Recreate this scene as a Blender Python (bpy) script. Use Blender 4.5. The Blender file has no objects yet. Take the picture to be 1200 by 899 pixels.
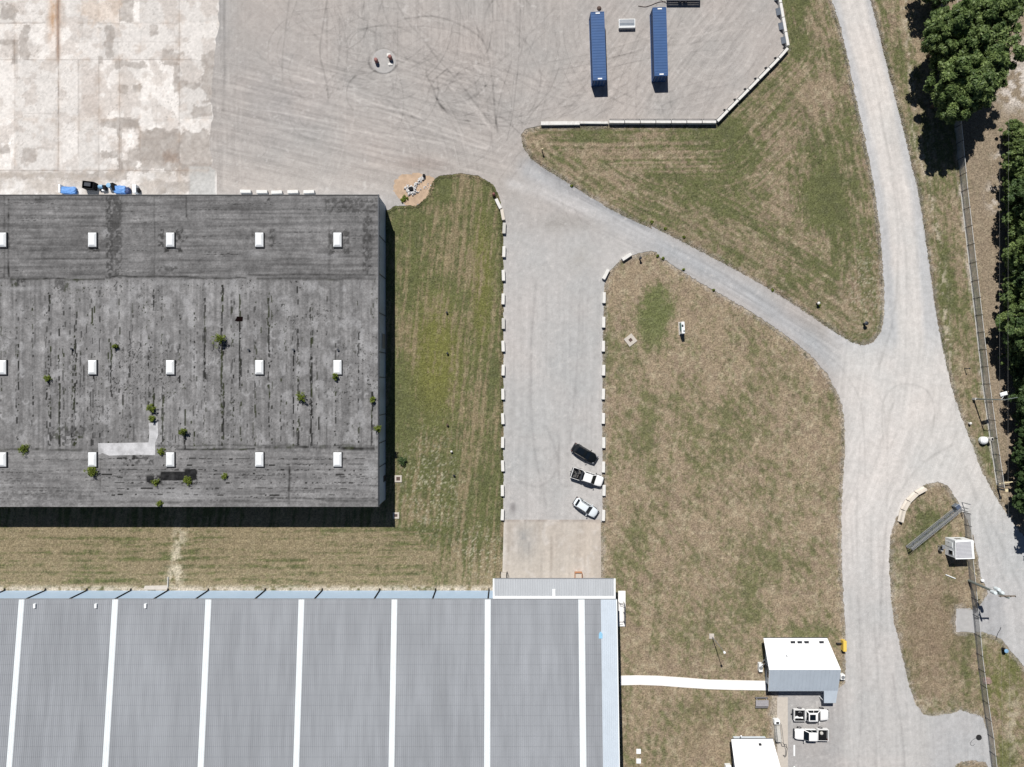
import bpy, bmesh, math, random
import numpy as np
from mathutils import Vector, Matrix
R = math.radians
S = bpy.context.scene
COL = S.collection
rng = np.random.default_rng(11)
random.seed(5)

# ------------------------------------------------------------------ survey plan
# The site was measured on a plan grid of 0.155 m units with its origin at (600, 449.5);
# G() turns a plan position and a height into metres.
H, U = 124.0, 0.155
def G(px, py, z=0.0):
    k = U * (H - z) / H
    return ((px - 600) * k, (449.5 - py) * k, z)
def V(px, py, z=0.0): return Vector(G(px, py, z))

# ------------------------------------------------------------------ noise
_lat = np.random.default_rng(3).random((8, 256, 256))
def vn(x, y, seed=0):
    L = _lat[seed % 8]
    x = np.asarray(x, float) + seed * 17.3; y = np.asarray(y, float) + seed * 41.7
    xi = np.floor(x).astype(int); yi = np.floor(y).astype(int)
    fx = x - xi; fy = y - yi
    fx = fx * fx * (3 - 2 * fx); fy = fy * fy * (3 - 2 * fy)
    a = L[xi & 255, yi & 255]; b = L[(xi + 1) & 255, yi & 255]
    c = L[xi & 255, (yi + 1) & 255]; d = L[(xi + 1) & 255, (yi + 1) & 255]
    return (a * (1 - fx) + b * fx) * (1 - fy) + (c * (1 - fx) + d * fx) * fy
def fbm(x, y, seed=0, o=4, rough=.55):
    t = 0; a = 1; n = 0
    for i in range(o):
        t = t + a * vn(x * 2 ** i, y * 2 ** i, seed + i); n += a; a *= rough
    return t / n
def ss(a, b, x):
    t = np.clip((x - a) / (b - a), 0, 1); return t * t * (3 - 2 * t)
def mix3(c, k, col):
    return c * (1 - k[..., None]) + np.array(col) * k[..., None]

def sdf_poly(px, py, poly):
    P = np.array(poly, float); Q = np.roll(P, -1, 0)
    d = np.full(px.shape, 1e9); s = np.zeros(px.shape, bool)
    for (x0, y0), (x1, y1) in zip(P, Q):
        ex, ey = x1 - x0, y1 - y0
        wx, wy = px - x0, py - y0
        t = np.clip((wx * ex + wy * ey) / (ex * ex + ey * ey + 1e-9), 0, 1)
        d = np.minimum(d, (wx - ex * t) ** 2 + (wy - ey * t) ** 2)
        if y0 != y1:
            s ^= ((y0 <= py) != (y1 <= py)) & (px < x0 + (py - y0) / (y1 - y0) * ex)
    d = np.sqrt(d)
    return np.where(s, -d, d)
def dist_line(px, py, pts):
    d = np.full(px.shape, 1e9)
    for (x0, y0), (x1, y1) in zip(pts[:-1], pts[1:]):
        ex, ey = x1 - x0, y1 - y0
        wx, wy = px - x0, py - y0
        t = np.clip((wx * ex + wy * ey) / (ex * ex + ey * ey + 1e-9), 0, 1)
        d = np.minimum(d, (wx - ex * t) ** 2 + (wy - ey * t) ** 2)
    return np.sqrt(d)
def smooth_line(pts, n=6):
    P = [np.array(p, float) for p in pts]
    P = [2 * P[0] - P[1]] + P + [2 * P[-1] - P[-2]]
    out = []
    for i in range(1, len(P) - 2):
        for k in range(n):
            t = k / n
            out.append(tuple(.5 * (2 * P[i] + (P[i + 1] - P[i - 1]) * t + (2 * P[i - 1] - 5 * P[i] + 4 * P[i + 1] - P[i + 2]) * t * t
                      + (3 * P[i] - P[i - 1] - 3 * P[i + 1] + P[i + 2]) * t ** 3)))
    out.append(tuple(P[-2])); return out

# ------------------------------------------------------------------ materials
def new_mat(name):
    m = bpy.data.materials.new(name); m.use_nodes = True
    nt = m.node_tree; b = nt.nodes['Principled BSDF']
    return m, nt, b
def mat(name, col, rough=.6, metal=0., var=.12, scale=3., bump=0., spec=.4, detail=5, coat=0., bscale=None, stretch=None, dirt=0., dirtcol=(.12, .10, .08), trans=0.):
    m, nt, b = new_mat(name); N = nt.nodes; L = nt.links
    b.inputs['Roughness'].default_value = rough; b.inputs['Metallic'].default_value = metal
    b.inputs['Specular IOR Level'].default_value = spec; b.inputs['Coat Weight'].default_value = coat
    tc = N.new('ShaderNodeTexCoord'); vec = tc.outputs['Object']
    if stretch:
        mp = N.new('ShaderNodeMapping'); mp.inputs['Scale'].default_value = stretch
        L.new(vec, mp.inputs['Vector']); vec = mp.outputs[0]
    nz = N.new('ShaderNodeTexNoise'); nz.inputs['Scale'].default_value = scale; nz.inputs['Detail'].default_value = detail
    nz.inputs['Roughness'].default_value = .65
    L.new(vec, nz.inputs['Vector'])
    mr = N.new('ShaderNodeMapRange'); mr.inputs['From Min'].default_value = .25; mr.inputs['From Max'].default_value = .75
    mr.inputs['To Min'].default_value = 1 - var; mr.inputs['To Max'].default_value = 1 + var
    L.new(nz.outputs['Fac'], mr.inputs['Value'])
    vm = N.new('ShaderNodeVectorMath'); vm.operation = 'SCALE'; vm.inputs[0].default_value = col[:3]
    L.new(mr.outputs[0], vm.inputs['Scale'])
    out = vm.outputs[0]
    if dirt > 0:
        n2 = N.new('ShaderNodeTexNoise'); n2.inputs['Scale'].default_value = scale * .45; n2.inputs['Detail'].default_value = 7
        L.new(vec, n2.inputs['Vector'])
        r2 = N.new('ShaderNodeMapRange'); r2.inputs['From Min'].default_value = .48; r2.inputs['From Max'].default_value = .72; r2.inputs['To Max'].default_value = dirt
        L.new(n2.outputs['Fac'], r2.inputs['Value'])
        mx = N.new('ShaderNodeMix'); mx.data_type = 'RGBA'; L.new(r2.outputs[0], mx.inputs[0]); L.new(out, mx.inputs[6]); mx.inputs[7].default_value = (*dirtcol, 1)
        out = mx.outputs[2]
    L.new(out, b.inputs['Base Color'])
    if bump:
        bp = N.new('ShaderNodeBump'); bp.inputs['Strength'].default_value = bump; bp.inputs['Distance'].default_value = .05
        nb = nz
        if bscale:
            nb = N.new('ShaderNodeTexNoise'); nb.inputs['Scale'].default_value = bscale; nb.inputs['Detail'].default_value = 4; L.new(vec, nb.inputs['Vector'])
        L.new(nb.outputs['Fac'], bp.inputs['Height']); L.new(bp.outputs[0], b.inputs['Normal'])
    if trans: b.inputs['Transmission Weight'].default_value = trans
    return m
def mat_attr(name, fine, amp, rough=.9, bump=.4, fine2=None, amp2=0., speck=None, speckcol=None, spec=.2, bdist=.06):
    """base colour from the surveyed 'tone' attribute, broken up by two octaves of grain"""
    m, nt, b = new_mat(name); N = nt.nodes; L = nt.links
    b.inputs['Roughness'].default_value = rough; b.inputs['Specular IOR Level'].default_value = spec
    at = N.new('ShaderNodeAttribute'); at.attribute_name = 'tone'
    ge = N.new('ShaderNodeNewGeometry'); pos = ge.outputs['Position']
    def noise(sc, det=4, ro=.7):
        n = N.new('ShaderNodeTexNoise'); n.inputs['Scale'].default_value = sc; n.inputs['Detail'].default_value = det
        n.inputs['Roughness'].default_value = ro; L.new(pos, n.inputs['Vector']); return n
    def rng_(n, lo, hi, a=.25, c=.75):
        r = N.new('ShaderNodeMapRange'); r.inputs['From Min'].default_value = a; r.inputs['From Max'].default_value = c
        r.inputs['To Min'].default_value = lo; r.inputs['To Max'].default_value = hi; L.new(n.outputs['Fac'], r.inputs['Value']); return r.outputs[0]
    n1 = noise(fine)
    vm = N.new('ShaderNodeVectorMath'); vm.operation = 'SCALE'
    L.new(at.outputs['Color'], vm.inputs[0]); L.new(rng_(n1, 1 - amp, 1 + amp), vm.inputs['Scale'])
    out = vm.outputs[0]
    if fine2:
        n2 = noise(fine2, 5)
        v2 = N.new('ShaderNodeVectorMath'); v2.operation = 'SCALE'; L.new(out, v2.inputs[0]); L.new(rng_(n2, 1 - amp2, 1 + amp2), v2.inputs['Scale']); out = v2.outputs[0]
    if speck:
        n3 = noise(speck, 3)
        mx = N.new('ShaderNodeMix'); mx.data_type = 'RGBA'; L.new(rng_(n3, 0, .75, .58, .70), mx.inputs[0]); L.new(out, mx.inputs[6]); mx.inputs[7].default_value = (*speckcol, 1); out = mx.outputs[2]
    L.new(out, b.inputs['Base Color'])
    if bump:
        bp = N.new('ShaderNodeBump'); bp.inputs['Strength'].default_value = bump; bp.inputs['Distance'].default_value = bdist
        L.new(n1.outputs['Fac'], bp.inputs['Height']); L.new(bp.outputs[0], b.inputs['Normal'])
    return m

M = {}
M['ground'] = mat_attr('grassy_ground', 3.6, .66, .95, .9, 1.2, .20, spec=.03, bdist=.12)
M['gravel'] = mat_attr('gravel', 6.0, .20, .95, .4, .8, .09, spec=.05)
M['concrete_slab'] = mat_attr('weathered_concrete', 5.0, .10, .9, .15, .9, .09, spec=.2)
M['old_roof'] = mat_attr('weathered_roof_felt', 4.0, .22, .95, .35, 1.0, .12, spec=.04)
M['walk'] = mat('pale_walk_concrete', (.76, .74, .715), .85, var=.06, scale=1.5, bump=.05)
M['pave'] = mat('beige_pavement', (.46, .42, .37), .9, var=.10, scale=2, bump=.1)
M['sand'] = mat_attr('bare_sand', 5., .15, .95, .4, 1.2, .12, spec=.1)
M['block'] = mat('white_concrete', (.64, .63, .60), .9, var=.12, scale=3, bump=.3, dirt=.5, dirtcol=(.38, .35, .31))
M['block_cream'] = mat('cream_concrete', (.58, .53, .46), .9, var=.08, scale=3, bump=.2, dirt=.4, dirtcol=(.4, .35, .29))
M['block_grey'] = mat('grey_concrete', (.47, .46, .43), .9, var=.1, scale=4, bump=.2, dirt=.4, dirtcol=(.26, .25, .22))
M['dark_steel'] = mat('dark_steel', (.045, .05, .06), .5, .5, var=.2)
M['black'] = mat('black_rubber', (.012, .012, .013), .8, var=.2, spec=.15)
M['galv'] = mat('galvanised_steel', (.36, .37, .38), .45, .55, var=.15)
M['grey_steel'] = mat('grey_blue_steel', (.22, .25, .29), .5, .4, var=.15)
M['metal_roof'] = mat('grey_roof_sheet', (.235, .246, .268), .5, .15, var=.07, scale=.45, stretch=(1, .35, 1), spec=.4, detail=8)
M['edge_sheet'] = mat('pale_blue_sheet', (.50, .56, .62), .5, .1, var=.05, scale=.6, spec=.4)
M['rooflight'] = mat('white_fibreglass', (.66, .70, .715), .5, var=.06, scale=.8, spec=.4)
M['canopy'] = mat('pale_canopy_sheet', (.42, .44, .46), .45, .1, var=.08, scale=.8, stretch=(1.5, .3, 1))
M['trim'] = mat('white_trim', (.78, .80, .80), .5, var=.03)
M['wall_blue'] = mat('pale_blue_siding', (.42, .55, .70), .5, .05, var=.04, scale=.6)
M['wall_grey'] = mat('grey_blue_wall', (.36, .44, .54), .7, var=.12, scale=.5, stretch=(1, 1, .3), dirt=.4, dirtcol=(.15, .16, .18))
M['roof_white'] = mat('white_roof_sheet', (.78, .78, .77), .5, var=.05, scale=.8, dirt=.25, dirtcol=(.6, .6, .58))
M['seam'] = mat('roof_seam_metal', (.55, .56, .57), .5)
M['roof_white_shaded'] = mat('shaded_white_roof_sheet', (.49, .55, .61), .5, var=.07, scale=.9, stretch=(1, .3, 1))  # white sheet of the south slopes, shade put into its colour
M['siding'] = mat('white_siding', (.60, .66, .72), .6, var=.05, scale=1)
M['glass'] = mat('dark_glass', (.006, .009, .013), .08, var=.1, spec=.4)
M['skylight'] = mat('milky_skylight', (.72, .74, .75), .45, var=.10, scale=1.6, dirt=.35, dirtcol=(.50, .50, .46))
M['kerb'] = mat('roof_upstand', (.10, .10, .10), .9)
M['white_paint'] = mat('white_car_paint', (.78, .78, .77), .25, var=.02, coat=.6)
M['silver_paint'] = mat('pale_silver_paint', (.66, .71, .74), .25, .0, var=.02, coat=.6)
M['black_paint'] = mat('black_car_paint', (.006, .008, .010), .3, var=.05, coat=.05, spec=.2)
M['bed'] = mat('black_bed_liner', (.010, .010, .012), .8, spec=.1, var=.3, scale=8, bump=.3)
M['tyre'] = mat('tyre_rubber', (.016, .016, .017), .85)
M['rim'] = mat('alloy_rim', (.5, .5, .52), .35, .8)
M['red_lamp'] = mat('red_lens', (.10, .008, .006), .3)
M['clear_lamp'] = mat('clear_lens', (.35, .37, .4), .2)
M['container'] = mat('blue_container_paint', (.028, .080, .205), .55, .0, var=.12, scale=1.0, spec=.25, dirt=.2, dirtcol=(.04, .075, .15))
M['label'] = mat('white_placard', (.75, .76, .76), .6)
M['blue_tarp'] = mat('blue_sheet', (.10, .25, .55), .5, var=.25, scale=4, bump=.5)
M['sky_tarp'] = mat('pale_blue_plastic', (.20, .36, .52), .4, var=.25, scale=3, bump=.3)
M['red'] = mat('faded_red_paint', (.22, .09, .08), .6, var=.2)
M['yellow'] = mat('yellow_paint', (.72, .50, .10), .5, var=.1)
M['cream_pole'] = mat('cream_paint', (.62, .54, .34), .6, var=.1)
M['orange_box'] = mat('orange_brown_paint', (.42, .20, .10), .7, var=.2)
M['wood'] = mat('weathered_pole_wood', (.16, .13, .10), .85, var=.25, scale=6, stretch=(1, 1, .15), bump=.3)
M['grey_wood'] = mat('grey_timber', (.30, .29, .30), .8, var=.2, scale=5)
M['green_grey'] = mat('grey_green_paint', (.20, .23, .22), .5, .3, var=.1)
M['bark'] = mat('bark', (.09, .07, .05), .9, var=.3, scale=5, bump=.5)
M['rock'] = mat('broken_concrete', (.52, .51, .50), .9, var=.25, scale=4, bump=.4)
M['teal'] = mat('dull_teal', (.16, .27, .26), .7, var=.2)
M['rust'] = mat('rust', (.085, .055, .045), .8, var=.3)
def leaf_mat(name, a, b_, rough=.55):
    m, nt, b = new_mat(name); N = nt.nodes; L = nt.links
    at = N.new('ShaderNodeAttribute'); at.attribute_name = 'tone'
    mx = N.new('ShaderNodeMix'); mx.data_type = 'RGBA'; L.new(at.outputs['Fac'], mx.inputs[0])
    mx.inputs[6].default_value = (*a, 1); mx.inputs[7].default_value = (*b_, 1)
    L.new(mx.outputs[2], b.inputs['Base Color']); b.inputs['Roughness'].default_value = rough; b.inputs['Specular IOR Level'].default_value = .3
    tr = N.new('ShaderNodeBsdfTranslucent'); L.new(mx.outputs[2], tr.inputs['Color'])
    ms = N.new('ShaderNodeMixShader'); ms.inputs[0].default_value = .25
    out = [n for n in N if n.type == 'OUTPUT_MATERIAL'][0]
    L.new(b.outputs[0], ms.inputs[1]); L.new(tr.outputs[0], ms.inputs[2]); L.new(ms.outputs[0], out.inputs['Surface'])
    return m
M['leaf'] = leaf_mat('tree_leaves', (.036, .074, .020), (.220, .290, .095))
M['leaf_pine'] = leaf_mat('dark_leaves', (.018, .042, .014), (.100, .155, .052))
M['leaf_weed'] = leaf_mat('weed_leaves', (.07, .10, .015), (.24, .30, .04))
M['leaf_dry'] = leaf_mat('straw_blades', (.10, .10, .035), (.26, .21, .13))

# ------------------------------------------------------------------ mesh helpers
class MB:
    def __init__(s): s.v = []; s.f = []
    def add(s, verts, faces, mtx=None):
        o = len(s.v)
        s.v += [tuple(mtx @ Vector(p)) if mtx else tuple(p) for p in verts]
        s.f += [tuple(i + o for i in f) for f in faces]; return s
    def box(s, c, d, rz=0, mtx=None, top=(1, 1)):
        x, y, z = d[0] / 2, d[1] / 2, d[2] / 2; tx, ty = x * top[0], y * top[1]
        m = Matrix.Translation(c) @ Matrix.Rotation(rz, 4, 'Z')
        if mtx: m = mtx @ m
        return s.add([(-x, -y, -z), (x, -y, -z), (x, y, -z), (-x, y, -z), (-tx, -ty, z), (tx, -ty, z), (tx, ty, z), (-tx, ty, z)],
                     [(3, 2, 1, 0), (4, 5, 6, 7), (0, 1, 5, 4), (1, 2, 6, 5), (2, 3, 7, 6), (3, 0, 4, 7)], m)
    def prism(s, poly, z0, z1, mtx=None):
        n = len(poly); a = sum(poly[i][0] * poly[(i + 1) % n][1] - poly[(i + 1) % n][0] * poly[i][1] for i in range(n))
        if a < 0: poly = poly[::-1]
        vs = [(x, y, z0) for x, y in poly] + [(x, y, z1) for x, y in poly]
        fs = [tuple(range(n - 1, -1, -1)), tuple(range(n, 2 * n))] + [(i, (i + 1) % n, n + (i + 1) % n, n + i) for i in range(n)]
        return s.add(vs, fs, mtx)
    def tube(s, pts, r, n=8, caps=True):
        pts = [Vector(p) for p in pts]
        rs = r if isinstance(r, (list, tuple)) else [r] * len(pts)
        rings = []
        for i, p in enumerate(pts):
            d = (pts[min(i + 1, len(pts) - 1)] - pts[max(i - 1, 0)]).normalized()
            a = d.orthogonal().normalized() if i == 0 else (pa - d * pa.dot(d)).normalized()
            pa = a; b = d.cross(a)
            rings.append([p + (a * math.cos(2 * math.pi * k / n) + b * math.sin(2 * math.pi * k / n)) * rs[i] for k in range(n)])
        o = len(s.v)
        for g in rings: s.v += [tuple(q) for q in g]
        for i in range(len(rings) - 1):
            for k in range(n):
                s.f.append((o + i * n + k, o + i * n + (k + 1) % n, o + (i + 1) * n + (k + 1) % n, o + (i + 1) * n + k))
        if caps:
            s.f.append(tuple(o + k for k in range(n - 1, -1, -1))); s.f.append(tuple(o + (len(rings) - 1) * n + k for k in range(n)))
        return s
    def lathe(s, prof, n=16, mtx=None):
        vs = [(r * math.cos(2 * math.pi * k / n), r * math.sin(2 * math.pi * k / n), z) for r, z in prof for k in range(n)]
        fs = [(i * n + k, i * n + (k + 1) % n, (i + 1) * n + (k + 1) % n, (i + 1) * n + k) for i in range(len(prof) - 1) for k in range(n)]
        fs += [tuple(range(n - 1, -1, -1)), tuple((len(prof) - 1) * n + k for k in range(n))]
        return s.add(vs, fs, mtx)
    def build(s, name, m, parent=None, bevel=0, smooth=False, seg=1, sub=0):
        me = bpy.data.meshes.new(name); me.from_pydata(s.v, [], s.f); me.update()
        if bevel:
            bm = bmesh.new(); bm.from_mesh(me)
            bmesh.ops.bevel(bm, geom=bm.edges[:], offset=bevel, segments=seg, profile=.5, affect='EDGES', clamp_overlap=True)
            bm.to_mesh(me); bm.free()
        me.materials.append(m)
        if smooth: me.polygons.foreach_set('use_smooth', [True] * len(me.polygons))
        o = bpy.data.objects.new(name, me); COL.objects.link(o)
        if sub:
            md = o.modifiers.new('smooth', 'SUBSURF'); md.levels = sub; md.render_levels = sub
        if parent: o.parent = parent
        return o
def tag(o, label=None, cat=None, group=None, kind=None):
    if label: o['label'] = label
    if cat: o['category'] = cat
    if group: o['group'] = group
    if kind: o['kind'] = kind
    return o
def empty(name, loc, rz, label, cat, group=None):
    o = bpy.data.objects.new(name, None); COL.objects.link(o); o.empty_display_size = .3
    o.location = loc; o.rotation_euler = (0, 0, rz); return tag(o, label, cat, group)
def copy_tree(o, parent=None):
    c = o.copy(); COL.objects.link(c)
    if parent: c.parent = parent
    for ch in list(o.children): copy_tree(ch, c)
    return c
def np_mesh(name, verts, quads, m, tone=None, parent=None, smooth=False, tris=None):
    me = bpy.data.meshes.new(name)
    verts = np.asarray(verts, np.float32)
    parts = []
    if quads is not None and len(quads): parts.append((np.asarray(quads, np.int32), 4))
    if tris is not None and len(tris): parts.append((np.asarray(tris, np.int32), 3))
    nl = sum(p.size for p, _ in parts); nf = sum(len(p) for p, _ in parts)
    me.vertices.add(len(verts)); me.vertices.foreach_set('co', verts.ravel())
    me.loops.add(nl); me.polygons.add(nf)
    me.loops.foreach_set('vertex_index', np.concatenate([p.ravel() for p, _ in parts]))
    tot = np.concatenate([np.full(len(p), k, np.int32) for p, k in parts])
    st = np.concatenate([[0], np.cumsum(tot)[:-1]]).astype(np.int32)
    me.polygons.foreach_set('loop_start', st); me.polygons.foreach_set('loop_total', tot)
    me.update(calc_edges=True)
    if tone is not None:
        tone = np.asarray(tone, np.float32)
        if tone.ndim == 1:
            at = me.attributes.new('tone', 'FLOAT', 'POINT'); at.data.foreach_set('value', tone)
        else:
            at = me.attributes.new('tone', 'FLOAT_COLOR', 'POINT')
            at.data.foreach_set('color', np.concatenate([tone, np.ones((len(tone), 1), np.float32)], 1).ravel())
    me.materials.append(m)
    if smooth: me.polygons.foreach_set('use_smooth', np.ones(nf, bool))
    o = bpy.data.objects.new(name, me); COL.objects.link(o)
    if parent: o.parent = parent
    return o
def grid_quads(nx, ny):
    i = np.arange(nx * ny).reshape(ny, nx)
    return np.stack([i[:-1, :-1], i[:-1, 1:], i[1:, 1:], i[1:, :-1]], -1).reshape(-1, 4)
def sheet(name, f, box, step, z, m, colf):
    """a flat sheet covering f(plan x, plan y) < 0, its edge followed exactly"""
    xs = np.arange(box[0], box[2] + step, step); ys = np.arange(box[1], box[3] + step, step)
    PX, PY = np.meshgrid(xs, ys); F = f(PX, PY); I = F < 0
    ny, nx = F.shape
    idx = np.full(F.shape, -1); idx[I] = np.arange(I.sum())
    vx = list(PX[I]); vy = list(PY[I])
    c = I[:-1, :-1].astype(int) + I[:-1, 1:] + I[1:, 1:] + I[1:, :-1]
    a = c == 4
    quads = np.stack([idx[1:, :-1][a], idx[1:, 1:][a], idx[:-1, 1:][a], idx[:-1, :-1][a]], -1)
    tris = []; cache = {}
    def cross(p, q):
        k = (p, q) if p < q else (q, p)
        if k not in cache:
            (j0, i0), (j1, i1) = k; t = F[j0, i0] / (F[j0, i0] - F[j1, i1])
            vx.append(xs[i0] + t * (xs[i1] - xs[i0])); vy.append(ys[j0] + t * (ys[j1] - ys[j0])); cache[k] = len(vx) - 1
        return cache[k]
    for j, i in zip(*np.where((c > 0) & (c < 4))):
        ring = [(j + 1, i), (j + 1, i + 1), (j, i + 1), (j, i)]; poly = []
        for k in range(4):
            p, q = ring[k], ring[(k + 1) % 4]
            if I[p]: poly.append(idx[p])
            if I[p] != I[q]: poly.append(cross(p, q))
        for k in range(1, len(poly) - 1): tris.append((poly[0], poly[k], poly[k + 1]))
    vx = np.array(vx); vy = np.array(vy)
    zz = z(vx, vy) if callable(z) else np.full(vx.shape, z)
    V3 = np.stack([(vx - 600) * U, (449.5 - vy) * U, zz], -1)
    o = np_mesh(name, V3, quads, m, colf(vx, vy), tris=tris, smooth=True)
    return tag(o, kind='structure')
ORD = ['first', 'second', 'third', 'fourth', 'fifth', 'sixth', 'seventh', 'eighth', 'ninth', 'tenth', 'eleventh', 'twelfth', 'thirteenth', 'fourteenth', 'fifteenth', 'sixteenth', 'seventeenth', 'eighteenth', 'nineteenth', 'twentieth']
# ------------------------------------------------------------------ ground plan outlines
YARD = [(234, -60), (905, -60), (911, 0), (922, 57), (838, 145), (634, 147), (616, 151), (610, 159), (613, 172), (622, 186), (640, 199), (648, 215),
        (600, 250), (588, 240), (585, 229), (577, 215), (560, 206), (540, 203), (515, 206), (507, 212), (500, 230), (490, 240), (475, 241), (463, 241), (456, 246), (234, 250)]
DRIVE = [(577, 213), (640, 199), (665, 214), (690, 230), (715, 245), (740, 258), (760, 266), (772, 273), (774, 297), (763, 294), (748, 297), (728, 304), (714, 318),
         (708, 334), (706, 430), (706, 612), (590, 612), (590, 260), (586, 232)]
ACCESS = [(763, 265), (775, 271), (800, 284), (830, 299), (860, 315), (890, 332), (920, 350), (950, 370), (975, 387), (997, 401), (1015, 405), (1040, 420), (1005, 470),
          (982, 462), (967, 435), (950, 417), (930, 400), (905, 382), (875, 362), (845, 345), (815, 328), (790, 312), (775, 302), (770, 297)]
ROAD = [(958, -60), (975, 0), (986, 35), (994, 70), (1002, 110), (1010, 145), (1017, 180), (1024, 215), (1030, 260), (1034, 300), (1036, 340), (1036, 370), (1033, 388),
        (1025, 400), (1012, 405), (997, 408), (967, 433), (980, 455), (987, 475), (990, 500), (990, 530), (988, 560), (986, 600), (986, 650), (988, 690), (990, 720), (991, 742), (991, 800), (983, 806), (912, 806), (912, 990),
        (1140, 990), (1290, 990), (1290, 640), (1225, 640), (1206, 638), (1190, 616), (1170, 588), (1152, 555), (1138, 520), (1125, 485), (1114, 450), (1105, 410), (1097, 370), (1090, 320), (1083, 270), (1076, 225), (1066, 185),
        (1058, 150), (1050, 120), (1040, 80), (1030, 40), (1020, 0), (1004, -60)]
ISLAND = [(1085, 567), (1100, 565), (1110, 569), (1117, 578), (1124, 592), (1134, 610), (1141, 630), (1146, 655), (1149, 675), (1158, 694), (1150, 708), (1143, 714), (1121, 713),
          (1119, 727), (1121, 740), (1138, 741), (1152, 741), (1172, 748), (1184, 762), (1196, 776), (1210, 795), (1240, 840), (1290, 900), (1290, 990), (1160, 990), (1162, 900), (1158, 860), (1151, 839),
          (1138, 836), (1125, 832), (1114, 836), (1094, 839), (1082, 837), (1073, 825), (1066, 805), (1060, 780), (1054, 755), (1048, 730), (1044, 700), (1042, 660),
          (1043, 630), (1047, 615), (1054, 600), (1062, 588), (1072, 577)]
TUFT = [(1118, 900), (1125, 893), (1140, 891), (1155, 893), (1162, 905), (1165, 990), (1115, 990)]
LOT = [(906, 808), (985, 808), (995, 832), (1004, 990), (906, 990)]
WALK = [(727, 792), (745, 791.5), (770, 792), (800, 794), (830, 796.5), (897, 798), (899, 809), (860, 808.5), (830, 807.5), (800, 805.5), (775, 803.5), (750, 802.5), (727, 803)]
SIDE = [(910.5, 817), (923, 817), (923.5, 990), (911, 990)]
RAMP = [(590.5, 609), (704, 609), (704.5, 697), (588, 697)]
SANDP = [(462, 211), (472, 205), (488, 203), (500, 205), (509, 209), (510, 216), (504, 229), (494, 238), (484, 241), (475, 240), (468, 233), (462, 224)]
APRON = [(-90, -60), (256, -60), (255, 5), (257, 20), (252, 60), (248, 90), (248, 110), (249, 140), (247, 160), (248, 196), (254, 200), (254, 248), (-90, 248)]

def rag(px, py, a=2.2, b=.8):
    return (fbm(px / 6, py / 6, 1, 4, .75) - .5) * 2 * a + (vn(px / 1.5, py / 1.5, 5) - .5) * 2 * b
def f_yard(px, py): return sdf_poly(px, py, YARD) + rag(px, py, 1.0, .5) * ss(-.5, .5, py - 150) * 1.0
def f_drive(px, py): return sdf_poly(px, py, DRIVE) + rag(px, py, .9, .4)
def f_access(px, py): return sdf_poly(px, py, ACCESS) + rag(px, py, 1.6, .9)
def f_road(px, py):
    return np.maximum(np.maximum(sdf_poly(px, py, ROAD), -sdf_poly(px, py, ISLAND)), -sdf_poly(px, py, TUFT)) + rag(px, py, 1.5, .9)
def f_sand(px, py): return sdf_poly(px, py, SANDP) + rag(px, py, 2.5, .8)
def f_apron(px, py): return sdf_poly(px, py, APRON) + (fbm(px / 12, py / 12, 2, 4) - .5) * 9 * ss(225, 245, px) * ss(204, 196, py)

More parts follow.
